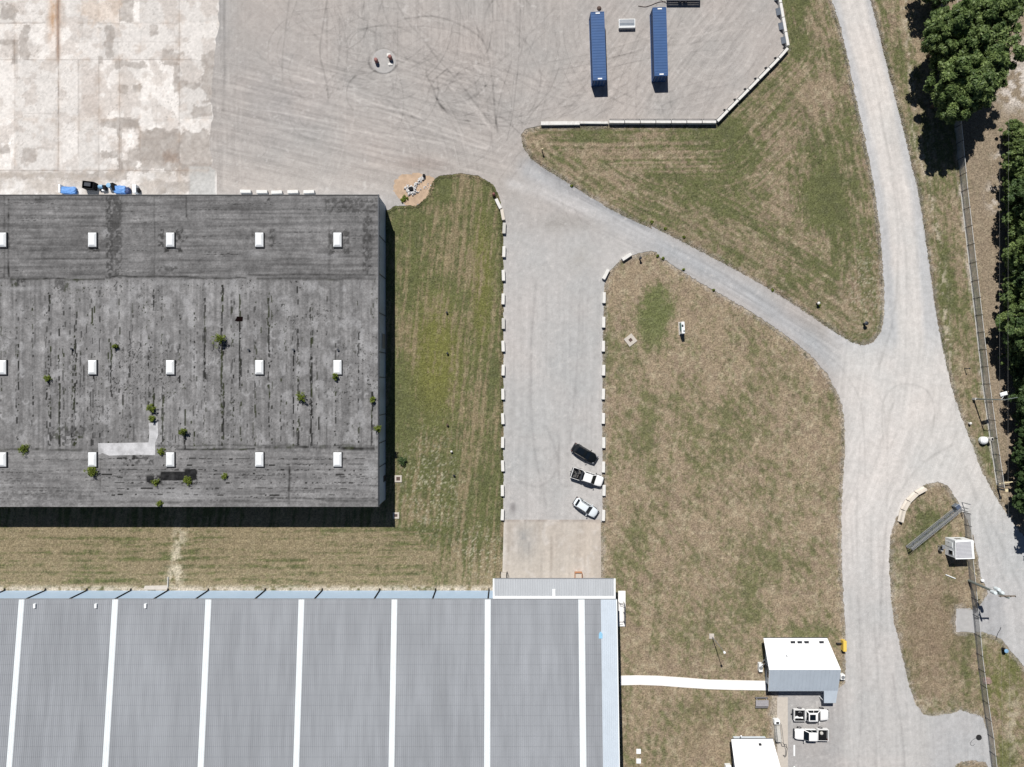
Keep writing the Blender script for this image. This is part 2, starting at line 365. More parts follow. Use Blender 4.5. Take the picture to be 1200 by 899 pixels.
# ------------------------------------------------------------------ gravel colours and tyre tracks
TR = []   # (points, half width, strength)  strength<0 = lighter
def circ(cx, cy, rx, ry, a0, a1, n=30):
    return [(cx + rx * math.cos(R(a0 + (a1 - a0) * k / n)), cy + ry * math.sin(R(a0 + (a1 - a0) * k / n))) for k in range(n + 1)]
TR += [(circ(449, 72, 17, 14, 20, 200), 1.1, .16), (circ(449, 72, 17, 15, 200, 330), .8, .07), (circ(444, 100, 17, 12, -30, 120), .6, .10), (circ(428, 110, 22, 24, 130, 270), .8, .10),
       (circ(450, 52, 40, 22, 180, 320), .7, .08)]
for pts, w, s in [
    ([(385, -10), (377, 40), (375, 65), (381, 90), (385, 115)], .8, .12), ([(340, -10), (334, 40), (331, 70), (331, 95)], .7, .09), ([(352, -10), (338, 30)], .6, .07),
    ([(400, -5), (412, 12), (424, 22), (431, 26), (425, 45), (408, 58)], .6, .10), ([(428, -5), (424, 18)], .6, .10), ([(446, -5), (452, 20), (464, 40)], .6, .10),
    ([(450, -5), (442, 22), (440, 50)], .6, .09), ([(461, -5), (475, 22), (495, 45), (512, 68), (532, 90), (560, 125), (580, 150)], .7, .10), ([(475, -5), (488, 12), (520, 30)], .5, .07),
    ([(475, 22), (505, 19), (530, 25), (555, 38), (567, 50), (572, 66), (577, 95), (580, 130), (583, 155)], .9, .13), ([(466, 32), (500, 31), (528, 36), (548, 44)], .6, .08),
    ([(577, -8), (577, 30), (573, 56), (568, 64)], .6, .12), ([(544, -8), (552, 15), (557, 28), (566, 48)], .6, .10), ([(530, 30), (527, 50), (515, 74), (500, 90)], .6, .10),
    ([(500, 88), (508, 105), (514, 120), (524, 132), (538, 140), (551, 142)], .9, .14), ([(540, 92), (524, 99), (508, 105)], .6, .10), ([(536, 70), (520, 84), (506, 95)], .5, .09), ([(547, 112), (530, 118), (517, 124)], .5, .06),
    ([(600, 70), (592, 95), (585, 120), (580, 150)], .6, .08), ([(610, -8), (608, 60), (602, 125), (594, 165)], .6, .10), ([(617, -8), (614, 40), (606, 90)], .5, .06),
    ([(655, 80), (645, 105), (632, 122), (618, 140)], .7, .10), ([(670, 70), (655, 105), (640, 125)], .5, .05), ([(470, 143), (466, 152), (458, 156)], .5, .07), ([(470, 140), (480, 160), (497, 182)], .5, .06),
    ([(576, 155), (575, 170), (568, 182), (556, 190)], .6, .09), ([(300, 160), (312, 175), (305, 185)], .5, .06), ([(262, -8), (263, 80), (261, 130)], 1.4, .08), ([(258, 0), (259, 70)], .6, .10),
    ([(383, 10), (384, 120)], .5, .06), ([(466, 20), (466, 75), (463, 105)], .5, .07), ([(398, 20), (398, 70)], .5, .05), ([(300, 60), (330, 88), (360, 104), (385, 118)], .5, .07)]:
    TR.append((smooth_line(pts), w, s))
for pts, w in [([(322, 62), (355, 77), (385, 90), (420, 102)], 1.2), ([(333, 82), (360, 94), (400, 108)], 1.0), ([(300, 92), (306, 95)], 1.2), ([(400, 105), (440, 122), (470, 130)], .9), ([(418, 118), (470, 138), (520, 158), (570, 175)], .8),
               ([(470, 128), (515, 148), (575, 172)], .8), ([(552, 120), (566, 138), (577, 155)], 1.2), ([(520, 95), (545, 118), (572, 148)], .7), ([(300, 128), (340, 134), (400, 145)], .8), ([(300, 148), (380, 153)], .7), ([(395, 150), (450, 158), (520, 168)], .8)]:
    TR.append((smooth_line(pts), w, -.09))
r2 = random.Random(8)
for k in range(95):     # faint pairs of wheel tracks wandering over the yard
    x0, y0 = r2.uniform(280, 900), r2.uniform(-20, 120); a = math.atan2(185 - y0, 600 - x0) + r2.uniform(-.5, .5); p = [(x0, y0)]; c = r2.uniform(-.012, .012)
    for _ in range(r2.randint(14, 34)): a += c * 5; p.append((p[-1][0] + 5 * math.cos(a), p[-1][1] + 5 * math.sin(a)))
    s = r2.choice([.05, .06, .045, .05, -.04, -.05])
    for o in (0, 11): TR.append(([(x - o * math.sin(a), y + o * math.cos(a)) for x, y in p], r2.uniform(.4, .8), s))
for k in range(26):     # turning loops
    cx_, cy_, rr0 = r2.uniform(330, 620), r2.uniform(-10, 140), r2.uniform(16, 52); a0 = r2.uniform(0, 360); sp = r2.uniform(70, 210); el_ = r2.uniform(.7, 1.2)
    for o in (0, 11): TR.append((circ(cx_, cy_, rr0 + o, (rr0 + o) * el_, a0, a0 + sp), r2.uniform(.45, .8), r2.choice([.05, .065, .075, -.05])))
for k in range(7): TR.append((circ(835, 45, 14 + 7 * k, 16 + 7 * k, 10, 120 + 10 * (k % 3)), .9, -.06 if k % 2 else .03))
for a in ([(1000, 440), (1030, 462), (1038, 500), (1040, 560), (1038, 640), (1040, 760)], [(985, 430), (1005, 462), (1012, 500), (1014, 560)], [(1035, 520), (1034, 475), (1046, 455), (1065, 450), (1086, 458), (1095, 480), (1092, 510)],
          [(1040, 530), (1042, 490), (1050, 465)], [(1030, 430), (1045, 380), (1052, 320), (1050, 240), (1030, 120)], [(1060, 440), (1062, 360), (1060, 280), (1042, 160)],
          [(1118, 520), (1085, 540), (1062, 565), (1042, 600), (1035, 660), (1030, 760)], [(1005, 900), (1010, 820), (1006, 700), (1004, 600), (1008, 520)], [(1026, 900), (1028, 800), (1022, 700), (1020, 600)],
          [(1060, 900), (1056, 850), (1046, 790)], [(1120, 470), (1122, 520), (1140, 570), (1170, 630), (1200, 700)], [(1135, 560), (1155, 620), (1180, 690), (1200, 740)],
          [(770, 280), (820, 305), (880, 342), (940, 385), (990, 425)], [(775, 288), (830, 322), (890, 358), (950, 400), (985, 430)], [(640, 215), (690, 238), (740, 268), (770, 285)],
          [(640, 500), (652, 530), (650, 555), (632, 570), (610, 565)], [(628, 330), (622, 420), (625, 520), (640, 590)], [(680, 340), (676, 430), (668, 520)], [(655, 520), (656, 565), (670, 570)]):
    TR.append((smooth_line(a), r2.uniform(.9, 1.7), r2.choice([.045, .06])))
def gravel_col(px, py):
    c = np.zeros(px.shape + (3,)); c[:] = (.340, .317, .299)
    dr = ss(200, 300, py) * ss(800, 740, px); c = mix3(c, dr * .9, (.388, .380, .372))                 # driveway: neutral grey
    ac = np.exp(-(dist_line(px, py, [(620, 200), (690, 238), (770, 284), (880, 346), (985, 428)]) / 13) ** 2); c = mix3(c, ac * .9, (.345, .350, .358))
    rd = ss(955, 1005, px); c = mix3(c, rd, (.495, .475, .455))
    rt = rd * ss(300, 0, py); c = mix3(c, rt, (.51, .485, .46))
    rb = rd * ss(560, 800, py); c = mix3(c, rb * .8, (.385, .378, .37))
    lot = ss(1000, 975, px) * ss(796, 806, py); c = mix3(c, lot * ss(800, 880, px), (.325, .316, .31))
    right = ss(1120, 1150, px) * ss(560, 640, py); c = mix3(c, right * .7, (.40, .40, .40))
    pull = ss(1080, 1100, px) * ss(825, 845, py); c = mix3(c, pull * .8, (.36, .36, .362))
    pink = fbm(px / 60, py / 60, 3, 4); c = c * (1 + (pink[..., None] - .5) * np.array([.22, .14, .10]))
    cool = np.exp(-(((px - 330) / 60) ** 2 + ((py - 110) / 50) ** 2)) * .5 + ss(285, 250, px) * .5 * ss(120, 40, py); c = mix3(c, np.clip(cool * fbm(px / 25, py / 25, 6), 0, 1), (.25, .255, .262))
    south = ss(165, 225, py) * ss(640, 560, px) * ss(245, 215, py); c = mix3(c, south * .5, (.38, .345, .315))
    mid = np.exp(-(((px - 660) / 40) ** 2 + ((py - 262) / 10) ** 2)); c = mix3(c, mid * .6 * fbm(px / 8, py / 8, 2), (.22, .205, .185))
    mid = np.exp(-(((px - 680) / 14) ** 2 + ((py - 305) / 14) ** 2)); c = mix3(c, mid * .45 * fbm(px / 6, py / 6, 2), (.27, .24, .20))
    d = np.exp(-(((px - 492) / 34) ** 2 + ((py - 192) / 10) ** 2)); c = mix3(c, d * .5, (.25, .205, .18))
    jn = np.exp(-(dist_line(px, py, [(600, 215), (650, 232), (705, 252), (762, 280)]) / 7) ** 2); c = mix3(c, jn * .55 * (.4 + fbm(px / 9, py / 5, 4)), (.46, .45, .445))
    ed = np.exp(-(dist_line(px, py, [(622, 190), (648, 207), (680, 226), (720, 249), (760, 268)]) / 3.5) ** 2); c = mix3(c, ed * .6 * (.3 + fbm(px / 12, py / 6, 2)), (.235, .24, .25))
    dg_ = ss(1134, 1140, px) * ss(1186, 1168, px) * ss(690, 700, py) * ss(760, 745, py); c = mix3(c, dg_ * .7 * (.6 + .6 * fbm(px / 12, py / 12, 3)), (.285, .29, .30))
    oil = np.exp(-(((px - 601) / 4) ** 2 + ((py - 595) / 8) ** 2)); c = mix3(c, oil * .7, (.16, .15, .15))
    # raked / driven streaks
    th = R(14); u = px * math.cos(th) + py * math.sin(th); v = -px * math.sin(th) + py * math.cos(th)
    y = ss(640, 560, px) * ss(260, 200, py) * ss(50, 90, py + (px - 300) * .05)
    st = (fbm(u / 40, v / 2.2, 1, 3) - .5) * .44 * y
    y2 = ss(300, 420, px) * ss(90, 40, py) * ss(700, 640, px)
    st = st + (fbm(px / 2.2, py / 40, 4, 3) - .5) * .30 * np.clip(y2 + ss(300, 270, px), 0, 1)
    y3 = ss(640, 700, px) * ss(150, 130, py) * ss(940, 900, px); v4 = px * .8 + py * .6; st = st + (fbm((px * .6 - py * .8) / 30, v4 / 2.5, 2, 3) - .5) * .34 * y3
    dv = ss(300, 380, py) * ss(720, 700, px); st = st + (fbm(px / 2.5, py / 60, 3, 4) - .5) * .24 * dv
    e = dist_line(px, py, [(640, 205), (700, 236), (770, 272), (850, 310), (920, 350), (1012, 404)])
    am = ss(40, 30, e) * ss(600, 650, px) * ss(1010, 960, px); st = st + (fbm(e / 2.2, px / 70, 5, 4) - .5) * .34 * am
    rm = ss(960, 985, px); cx = px - np.interp(py, [-60, 0, 100, 220, 300, 400, 500, 600, 700, 900], [982, 998, 1025, 1050, 1060, 1068, 1055, 1015, 1018, 1030])
    st = st + (fbm(cx / 2.6, py / 60, 6, 4) - .5) * .26 * rm
    edge = ss(11, 21, np.abs(cx) + 5 * (fbm(px / 8, py / 20, 2) - .5)) * rm * ss(430, 380, py); c = mix3(c, edge * .7, (.365, .375, .388))
    for pts, w, s in TR:
        P = np.array(pts); b = (px > P[:, 0].min() - 6) & (px < P[:, 0].max() + 6) & (py > P[:, 1].min() - 6) & (py < P[:, 1].max() + 6)
        if b.any():
            dd = dist_line(px[b], py[b], pts); st[b] -= s * 2.35 * np.exp(-(dd / (w * 1.15)) ** 2) * (.45 + .9 * vn(px[b] / 7, py[b] / 7, 3))
    c = c * (1 + st[..., None])
    c = c * (1 + (fbm(px / 3.2, py / 3.2, 7, 3)[..., None] - .5) * .24)
    pale = ss(.72, .80, fbm(px / 5, py / 5, 5, 4)); c = mix3(c, pale * .35, (.52, .50, .48))
    return np.clip(c, .02, .8)

# ------------------------------------------------------------------ concrete apron
def rect_mask(px, py, x0, y0, x1, y1, soft=.8, warp=5):
    qx = px + (fbm(px / 10, py / 10, 1, 6, .68) - .5) * warp * 3.6; qy = py + (fbm(px / 10, py / 10, 4, 6, .68) - .5) * warp * 3.6
    return ss(-soft, soft, np.minimum(np.minimum(qx - x0, x1 - qx), np.minimum(qy - y0, y1 - qy)))
def apron_col(px, py):
    c = np.zeros(px.shape + (3,)); c[:] = (.610, .582, .552)
    jx = np.array([-60, -20, 17.5, 68.5, 92, 116, 140, 164, 210, 300]); jy = np.array([-60, -20, 27, 70, 140, 200, 260])
    ci = np.searchsorted(jx, px); ri = np.searchsorted(jy, py)
    t = np.random.default_rng(4).random((12, 8)); c = c * (.84 + .26 * t[ci, ri])[..., None]
    bl = fbm(px / 16, py / 16, 2, 5); c = mix3(c, ss(.52, .60, bl) * .55, (.42, .375, .34))
    gr = fbm(px / 30, py / 22, 6, 4); c = mix3(c, ss(.5, .7, gr) * .25, (.45, .43, .41))
    G1 = (.285, .255, .23)
    for r in [(140, -5, 156, 25, 2), (124, 30, 134, 66, 3), (134, 72, 172, 79, 3), (188, 59, 213, 76, 5), (204, 72, 211, 108, 3), (211, 95, 236, 103, 3), (238, 60, 262, 122, 6), (118, 139, 163, 150, 2.5), (140, 138, 162, 152, 2),
              (120, 176, 139, 186, 4), (138, 150, 143, 202, 2), (162, 152, 212, 176, 5), (150, 176, 212, 188, 4), (136, 188, 160, 202, 4), (24, 172, 42, 192, 4), (15, 46, 22, 76, 2), (0, 46, 17, 52, 1.5), (205, 190, 250, 206, 3), (0, 5, 18, 22, 4),
              (165, 155, 250, 200, 8), (225, 125, 247, 138, 3), (176, 30, 184, 42, 3), (114, 66, 120, 74, 2), (24, 30, 34, 68, 4), (-5, 172, 12, 180, 3), (0, 203, 75, 209, 3), (75, 201, 150, 213, 4), (185, 212, 225, 226, 4), (140, 100, 150, 112, 3), (155, 98, 164, 108, 3)]:
        c = mix3(c, rect_mask(px, py, *r[:4], .6, r[4]) * .80 * (.6 + .45 * vn(px / 4, py / 4, 2)), G1)
    c = mix3(c, rect_mask(px, py, 190, 177, 210, 192, 3, 5) * .7, (.23, .175, .14))
    c = mix3(c, rect_mask(px, py, 100, 0, 140, 27, 4, 7) * .3, (.45, .30, .18)); c = mix3(c, rect_mask(px, py, 95, 75, 118, 135, 5, 8) * .4, (.40, .34, .30))
    ru = np.exp(-((px - 65 + 3 * fbm(py / 12, px / 40, 2)) / 7) ** 2) * ss(75, 20, py) * fbm(px / 5, py / 12, 3); c = mix3(c, np.clip(ru * 1.2, 0, .8), (.40, .235, .12))
    ru = np.exp(-((px - 68) / 2.2) ** 2) * ss(82, 60, py); c = mix3(c, ru * .75, (.22, .12, .07))
    for y, x0, x1, s, w in [(27, -90, 50, .6, .8), (27, 90, 208, .35, .5), (70, -90, 230, .4, .6), (200, -90, 226, .55, .9), (49, 95, 210, .2, .5), (133, 30, 66, .3, .6), (174, 40, 66, .25, .5), (92, 17, 70, .15, .5), (108, 92, 160, .12, .5), (152, 70, 120, .2, .6)]:
        k = np.exp(-((py - y - .8 * (vn(px / 8, py / 50, 3) - .5)) / w) ** 2) * ss(x0 - 3, x0 + 3, px) * ss(x1 + 3, x1 - 3, px) * (.4 + .8 * vn(px / 6, py / 6, 1)); c = mix3(c, np.clip(k * s * 1.3, 0, .9), (.20, .17, .15))
    for x, y0, y1, s, w in [(68.5, -60, 201, .65, .7), (210, -60, 195, .4, .6), (17, 75, 201, .18, .5), (17, 46, 75, .5, .8), (92, 68, 185, .4, .7), (116, 68, 200, .3, .7), (140, 68, 200, .4, .7), (164, 68, 200, .2, .5), (140, -60, 30, .3, .5), (17, 205, 240, .3, .5), (222, 205, 240, .35, .6), (96, 0, 70, .12, .5), (184, 68, 200, .1, .4)]:
        k = np.exp(-((px - x - .8 * (vn(px / 50, py / 8, 3) - .5)) / w) ** 2) * ss(y0 - 3, y0 + 3, py) * ss(y1 + 3, y1 - 3, py) * (.4 + .8 * vn(px / 6, py / 6, 1)); c = mix3(c, np.clip(k * s * 1.3, 0, .9), (.20, .17, .15))
    c = mix3(c, rect_mask(px, py, 222, 195, 252, 250, 1.5, 1) * .85, (.385, .38, .365))
    lo = ss(199, 203, py) * ss(222, 215, px); c = mix3(c, lo * .6 * ss(.35, .6, fbm(px / 14, py / 14, 5, 4)), (.37, .33, .29))
    near = np.min(np.abs(px[..., None] - jx), -1); near = np.minimum(near, np.min(np.abs(py[..., None] - jy), -1)); c = mix3(c, np.exp(-near / 3.5) * .30 * ss(.45, .65, fbm(px / 10, py / 10, 3, 4)), (.40, .31, .24))
    fine = fbm(px / 2.2, py / 2.2, 0, 3); c = c * (1 + (fine[..., None] - .5) * .40)
    pit = ss(.70, .76, fbm(px / 1.8, py / 1.8, 5, 3)) * ss(.4, .6, fbm(px / 20, py / 20, 3)); c = mix3(c, pit * .5, (.25, .23, .21))
    return np.clip(c, .03, .8)
def ramp_col(px, py):
    c = np.zeros(px.shape + (3,)); c[:] = (.40, .365, .325)
    c = mix3(c, ss(.45, .7, fbm(px / 18, py / 25, 2, 4)) * .5, (.36, .32, .28))
    c = mix3(c, np.exp(-(((px - 615) / 12) ** 2 + ((py - 632) / 20) ** 2)) * .8 * (.4 + fbm(px / 6, py / 6, 3)), (.25, .25, .245))
    c = mix3(c, np.exp(-((px - 646) / 2) ** 2) * ss(620, 640, py) * .45, (.24, .21, .18)); c = mix3(c, ss(660, 690, px) * .4, (.44, .38, .32))
    c = mix3(c, ss(613, 610.5, py) * .5, (.25, .22, .2)); c = mix3(c, ss(595, 590, px) * .4, (.45, .43, .40))
    c = c * (1 + (fbm(px / 3, py / 45, 5, 4)[..., None] - .5) * .35); c = mix3(c, ss(.55, .72, fbm(px / 7, py / 12, 6, 4)) * .5, (.47, .44, .41))
    c = c * (1 + (fbm(px / 2.5, py / 2.5, 0, 3)[..., None] - .5) * .25); return np.clip(c * 1.05, .02, .8)
def sand_col(px, py):
    c = np.zeros(px.shape + (3,)); c[:] = (.42, .31, .22)
    return np.clip(c * (.75 + .5 * fbm(px / 4, py / 4, 2, 4))[..., None], 0, .8)

# ------------------------------------------------------------------ the grassy ground, one sheet out to the horizon
def axis(a, b, st):
    core = np.arange(a, b + st, st); out = [b + st]; d = st
    while out[-1] < 2500: d *= 1.5; out.append(out[-1] + d)
    lo = [a - st]; d = st
    while lo[-1] > -2500: d *= 1.5; lo.append(lo[-1] - d)
    return np.concatenate([lo[::-1], core, out])
def grass_field(px, py, d):
    """d = distance to the nearest gravel edge, in plan units"""
    far = ss(0, 1, 1)
    L = ss(600, 588, px) * ss(195, 215, py)                   # strip beside the old warehouse
    LB = L * ss(590, 665, py + (fbm(px / 22, py / 22, 5, 4) - .5) * 70 + 25 * ss(470, 440, px))                                   # band between the two warehouses
    T = (px > 605) & (px < 1045) & (py < 205 + (px - 640) * .56)
    T = T.astype(float)
    Vg = ss(1035, 1050, px) * (py < 560)                        # verge beyond the road
    E = ss(0, 14, px - np.interp(py, [-60, 150, 225, 450, 570, 640], [1104, 1121, 1128, 1153, 1171, 1180])) * (py < 640) * (px > 1050)   # bare strip outside the fence
    I = (px > 1030) * (py >= 560) * (1 - E)
    Mf = ((px > 705) & (T < .5) & (px < 1000)).astype(float)
    g = .40 + (fbm(px / 45, py / 45, 2, 4) - .5) * 1.0
    g = g + L * (.24 + .22 * np.exp(-(((px - 510) / 40) ** 2 + ((py - 230) / 45) ** 2))) - LB * .42
    g = g + T * .15 - Mf * .09 + I * .0 - E * .45 + Vg * (1 - E) * .02
    def blob(cx, cy, rx, ry, s):
        return s * np.exp(-(((px - cx) / rx) ** 2 + ((py - cy) / ry) ** 2) ** 1.5)
    for b in [(770, 360, 22, 30, 1.0), (762, 385, 13, 22, .8), (780, 520, 60, 60, .12), (745, 500, 26, 90, .16), (900, 500, 40, 40, .10), (830, 700, 80, 30, .10), (775, 405, 16, 20, .35), (715, 412, 20, 30, .25), (540, 345, 14, 18, .5), (565, 320, 10, 60, .3), (512, 410, 22, 60, .55), (495, 470, 25, 60, .35), (512, 330, 20, 20, .3), (478, 300, 22, 70, .3), (475, 500, 12, 60, .25),
              (850, 150, 60, 14, .45), (865, 180, 30, 22, .45), (930, 20, 22, 60, .55), (915, 100, 20, 30, .45), (985, 175, 25, 45, .40), (965, 230, 40, 35, .45), (945, 320, 35, 25, .40), (990, 300, 30, 40, .25), (870, 240, 40, 25, .25), (820, 170, 60, 16, .3), (690, 160, 50, 10, .35), (650, 185, 14, 25, .3),
              (760, 480, 10, 45, .35), (852, 480, 16, 16, .35), (860, 520, 30, 25, .2), (765, 560, 20, 18, .3), (823, 590, 14, 14, .25), (735, 485, 8, 8, .3), (880, 718, 16, 14, .4), (880, 690, 10, 20, .3), (775, 720, 30, 40, .12), (900, 660, 60, 30, .15), (940, 740, 60, 8, .35), (857, 828, 12, 8, .45), (745, 640, 25, 25, .2), (715, 705, 12, 30, .3),
              (1090, 610, 18, 12, .6), (1078, 632, 20, 14, .5), (1113, 703, 10, 6, .6), (1065, 790, 8, 40, .2), (1175, 800, 14, 55, .35), (1180, 885, 12, 20, .6), (1133, 760, 8, 40, .3), (1105, 230, 12, 110, .25), (1108, 380, 8, 90, .4), (1105, 170, 16, 30, .2), (568, 640, 25, 22, .35), (495, 625, 60, 10, .3), (350, 658, 14, 6, .35), (150, 640, 50, 6, .25), (220, 640, 30, 16, .2), (480, 560, 20, 30, .2),
              (1170, 20, 60, 60, -.2)]:
        g = g + blob(*b)
    for b in [(525, 265, 14, 25, .45), (545, 310, 22, 30, .30), (515, 246, 16, 10, .4), (515, 360, 16, 20, .35), (540, 395, 30, 60, .15), (480, 400, 12, 40, .3), (500, 520, 40, 14, .25), (500, 600, 30, 14, .3), (905, 160, 30, 20, .45), (915, 90, 25, 45, .35), (800, 190, 60, 14, .25), (955, 110, 20, 30, .35), (700, 175, 20, 8, .3), (1000, 350, 14, 40, .25), (720, 560, 14, 60, .2), (960, 560, 30, 120, .15), (850, 330, 40, 20, .3), (740, 330, 30, 14, .35), (740, 440, 30, 16, .25), (1090, 740, 30, 30, .35), (1100, 790, 30, 45, .35)]:
        g = g - blob(*b)
    # mowing passes
    dd = np.where(T > .5, d, px * .96 + py * .1)
    dd = np.where(Vg + I * (px > 1000) > .5, px - py * .11, dd)
    lb_ = L * (py > 618) * (px < 505 + 60 * (fbm(px / 15, py / 15, 1) - .5)); dd = np.where(lb_ > .5, py, dd); al = np.where(lb_ > .5, px, py)
    w = fbm(px / 30, py / 30, 4) * 3
    s1 = fbm((dd + w) / 6.5, al / 140, 1, 3) - .5; s2 = fbm((dd + w) / 1.6, al / 22, 3, 3) - .5
    amp = .45 + .65 * L + .38 * T + .25 * Vg
    s3 = np.sin((dd + w * .8) * 2 * math.pi / 8.5) * .5 + np.sin((dd + w) * 2 * math.pi / 4.3) * .3
    g = g + s3 * (.36 * L + .08 * T + .14 * Mf * ss(860, 740, px) + .10 * LB) + s1 * 1.15 * amp + s2 * 1.25 * amp
    th = R(50); u = px * math.cos(th) + py * math.sin(th); v = -px * math.sin(th) + py * math.cos(th)
    g = g + (fbm(u / 14, v / 3, 6, 4) - .5) * (.85 + .35 * Mf) * (1 - .6 * L) + (fbm(px / 3.5, py / 3.5, 5, 4) - .5) * 1.05
    g = np.clip(g, 0, 1)
    c = np.zeros(px.shape + (3,)); c[:] = (.240, .190, .131)
    tint = fbm(px / 11, py / 11, 0, 4); c = mix3(c, ss(.45, .75, tint) * .5, (.185, .140, .105)); c = mix3(c, ss(.52, .75, fbm(px / 5, py / 5, 6, 4)) * .6, (.33, .285, .20))
    c = mix3(c, L * .55, (.178, .150, .080)); c = mix3(c, LB * .5, (.235, .195, .125))
    gc = np.zeros_like(c); gc[:] = (.096, .108, .044); gc = mix3(gc, ss(.45, .7, fbm(px / 8, py / 8, 3, 3)) * .6, (.070, .080, .037)); gc = mix3(gc, np.clip(blob(512, 420, 30, 70, 1) + blob(565, 330, 14, 80, .8) + blob(1175, 820, 30, 90, .5), 0, 1) * .7, (.150, .150, .040))
    gc = mix3(gc, blob(770, 365, 26, 36, 1) * .7, (.072, .105, .028))
    k = ss(.10, .98, g)[..., None] * (.93 - .12 * Mf[..., None]); c = c * (1 - k) + gc * k
    # bare soil, stones, pale clover heads
    c = mix3(c, np.clip(E * (.72 + .4 * (fbm(px / 12, py / 30, 3) - .5)), 0, 1), (.222, .180, .134))
    ch = np.clip(blob(1190, 105, 22, 26, 1) + blob(1172, 185, 10, 8, .8) + blob(1165, 230, 10, 18, .8) + blob(1200, 75, 20, 40, .5), 0, 1) * ss(.42, .6, fbm(px / 7, py / 7, 2, 4)); c = mix3(c, ch * .8, (.52, .48, .44))
    st = ss(0, 3, np.abs(px - np.interp(py, [140, 225, 450, 570], [1122, 1126, 1152, 1169])) * -1 + 5) * (py < 570) * (px > 1050) * ss(.45, .6, fbm(px / 4, py / 12, 1, 4)); c = mix3(c, st * .6, (.46, .42, .37))
    vs = np.exp(-((px - np.interp(py, [0, 150, 225, 300, 450], [1058, 1068, 1086, 1100, 1112]) - 3) / 4) ** 2) * (py < 460) * (px > 1020) * ss(.5, .62, fbm(px / 3, py / 5, 6, 4)); c = mix3(c, vs * .7, (.42, .37, .29))
    fl = .6 * ss(.60, .70, fbm(px / 1.5, py / 1.5, 7, 3)) * (np.clip(blob(505, 570, 35, 60, 1) + blob(565, 645, 30, 30, 1) + blob(1015, 340, 22, 50, .9) + blob(1080, 180, 20, 30, .7), 0, 1) + .12); c = mix3(c, np.clip(fl, 0, 1) * .75, (.46, .43, .33))
    tr = blob(207, 650, 6, 30, .8) + blob(205, 675, 10, 14, .8) + blob(215, 628, 6, 14, .4); c = mix3(c, np.clip(tr * 1.4 * ss(.3, .6, fbm(px / 5, py / 7, 1, 3)), 0, 1) * .85, (.47, .42, .32))
    wall = ss(684, 690, py) * (py < 700) * (px < 580); c = mix3(c, wall * .75 * ss(.3, .5, fbm(px / 5, py / 4, 3, 4)), (.50, .44, .36))
    sb = blob(1150, 750, 8, 8, .5) + blob(1150, 625, 14, 60, .5) + blob(1187, 850, 10, 40, .6) + blob(1080, 830, 40, 14, .6) + blob(1052, 690, 8, 60, .4); c = mix3(c, np.clip(sb, 0, 1) * ss(.35, .6, fbm(px / 5, py / 6, 5, 4)), (.42, .37, .28))
    brown = blob(1090, 740, 38, 60, .6) + blob(1125, 720, 12, 30, .3); c = mix3(c, np.clip(brown, 0, 1), (.19, .145, .10))
    grav = ss(6, 0, d + (fbm(px / 3, py / 3, 2, 4) - .5) * 11) * (px > 600); c = mix3(c, grav * .6, (.34, .31, .27)); 
    wet = np.clip(blob(826, 832, 16, 20, .7) + blob(816, 850, 14, 30, .6) + blob(800, 870, 10, 20, .4), 0, 1) * ss(.4, .55, fbm(px / 6, py / 6, 3, 3)); c = mix3(c, wet * .6, (.14, .12, .07))
    hb = np.clip(blob(893, 748, 60, 5, 0) , 0, 1); 
    c = c * (1 + .07 * Mf[..., None])
    m = fbm(px / 1.9, py / 1.9, 2, 3); c = c * (1 + (m[..., None] - .5) * .62)
    return np.clip(c, .012, .7), g
gx = axis(-99, 99, .25); gy = axis(-75, 75, .25)
GX, GY = np.meshgrid(gx, gy); PX = GX / U + 600; PY = 449.5 - GY / U
core = (np.abs(GX) < 100) & (np.abs(GY) < 76)
D = np.full(PX.shape, 60.)
cpx, cpy = PX[core], PY[core]
parts_ = [YARD, DRIVE, ACCESS, RAMP, APRON, LOT]
dm = np.full(cpx.shape, 1e9)
for p in parts_: dm = np.minimum(dm, sdf_poly(cpx, cpy, p))
dm = np.minimum(dm, np.maximum(np.maximum(sdf_poly(cpx, cpy, ROAD), -sdf_poly(cpx, cpy, ISLAND)), -sdf_poly(cpx, cpy, TUFT)))
D[core] = dm
dpave = np.minimum(dm, np.minimum(sdf_poly(cpx, cpy, WALK), sdf_poly(cpx, cpy, SIDE)))
TONE, GR = grass_field(PX, PY, D)
Z = np.full(PX.shape, -.03)
Z[core] = np.where(dpave < 2.5, -.06, -.045 + .075 * fbm(cpx / 2.2, cpy / 2.2, 3, 3) + .10 * (fbm(cpx / 18, cpy / 18, 5, 3) - .5)); Z[core] = np.minimum(Z[core], .05)
o = np_mesh('ground', np.stack([GX, GY, Z], -1).reshape(-1, 3), grid_quads(len(gx), len(gy)), M['ground'], TONE.reshape(-1, 3), smooth=True)
tag(o, kind='structure')

st = 1.15
sheet('concrete_apron', f_apron, (-90, -60, 262, 248), st, .008, M['concrete_slab'], apron_col)
sheet('gravel_yard', f_yard, (236, -60, 926, 252), st, .004, M['gravel'], gravel_col)
sheet('gravel_driveway', f_drive, (570, 195, 780, 616), st, .012, M['gravel'], gravel_col)
sheet('access_road', f_access, (755, 260, 1045, 475), st, .016, M['gravel'], gravel_col)
sheet('gravel_road', f_road, (905, -60, 1290, 990), st, .020, M['gravel'], gravel_col)
sheet('concrete_ramp', lambda x, y: sdf_poly(x, y, RAMP), (586, 606, 708, 699), st, .024, M['concrete_slab'], ramp_col)
sheet('sand_patch', f_sand, (452, 196, 518, 250), 1., .010, M['sand'], sand_col)
for nm, P, z1, m in (('walkway', WALK, .05, M['walk']), ('pavement', SIDE, .07, M['pave'])):
    mb = MB(); mb.prism([G(*p)[:2] for p in P], -.15, z1); tag(mb.build(nm, m), kind='structure')

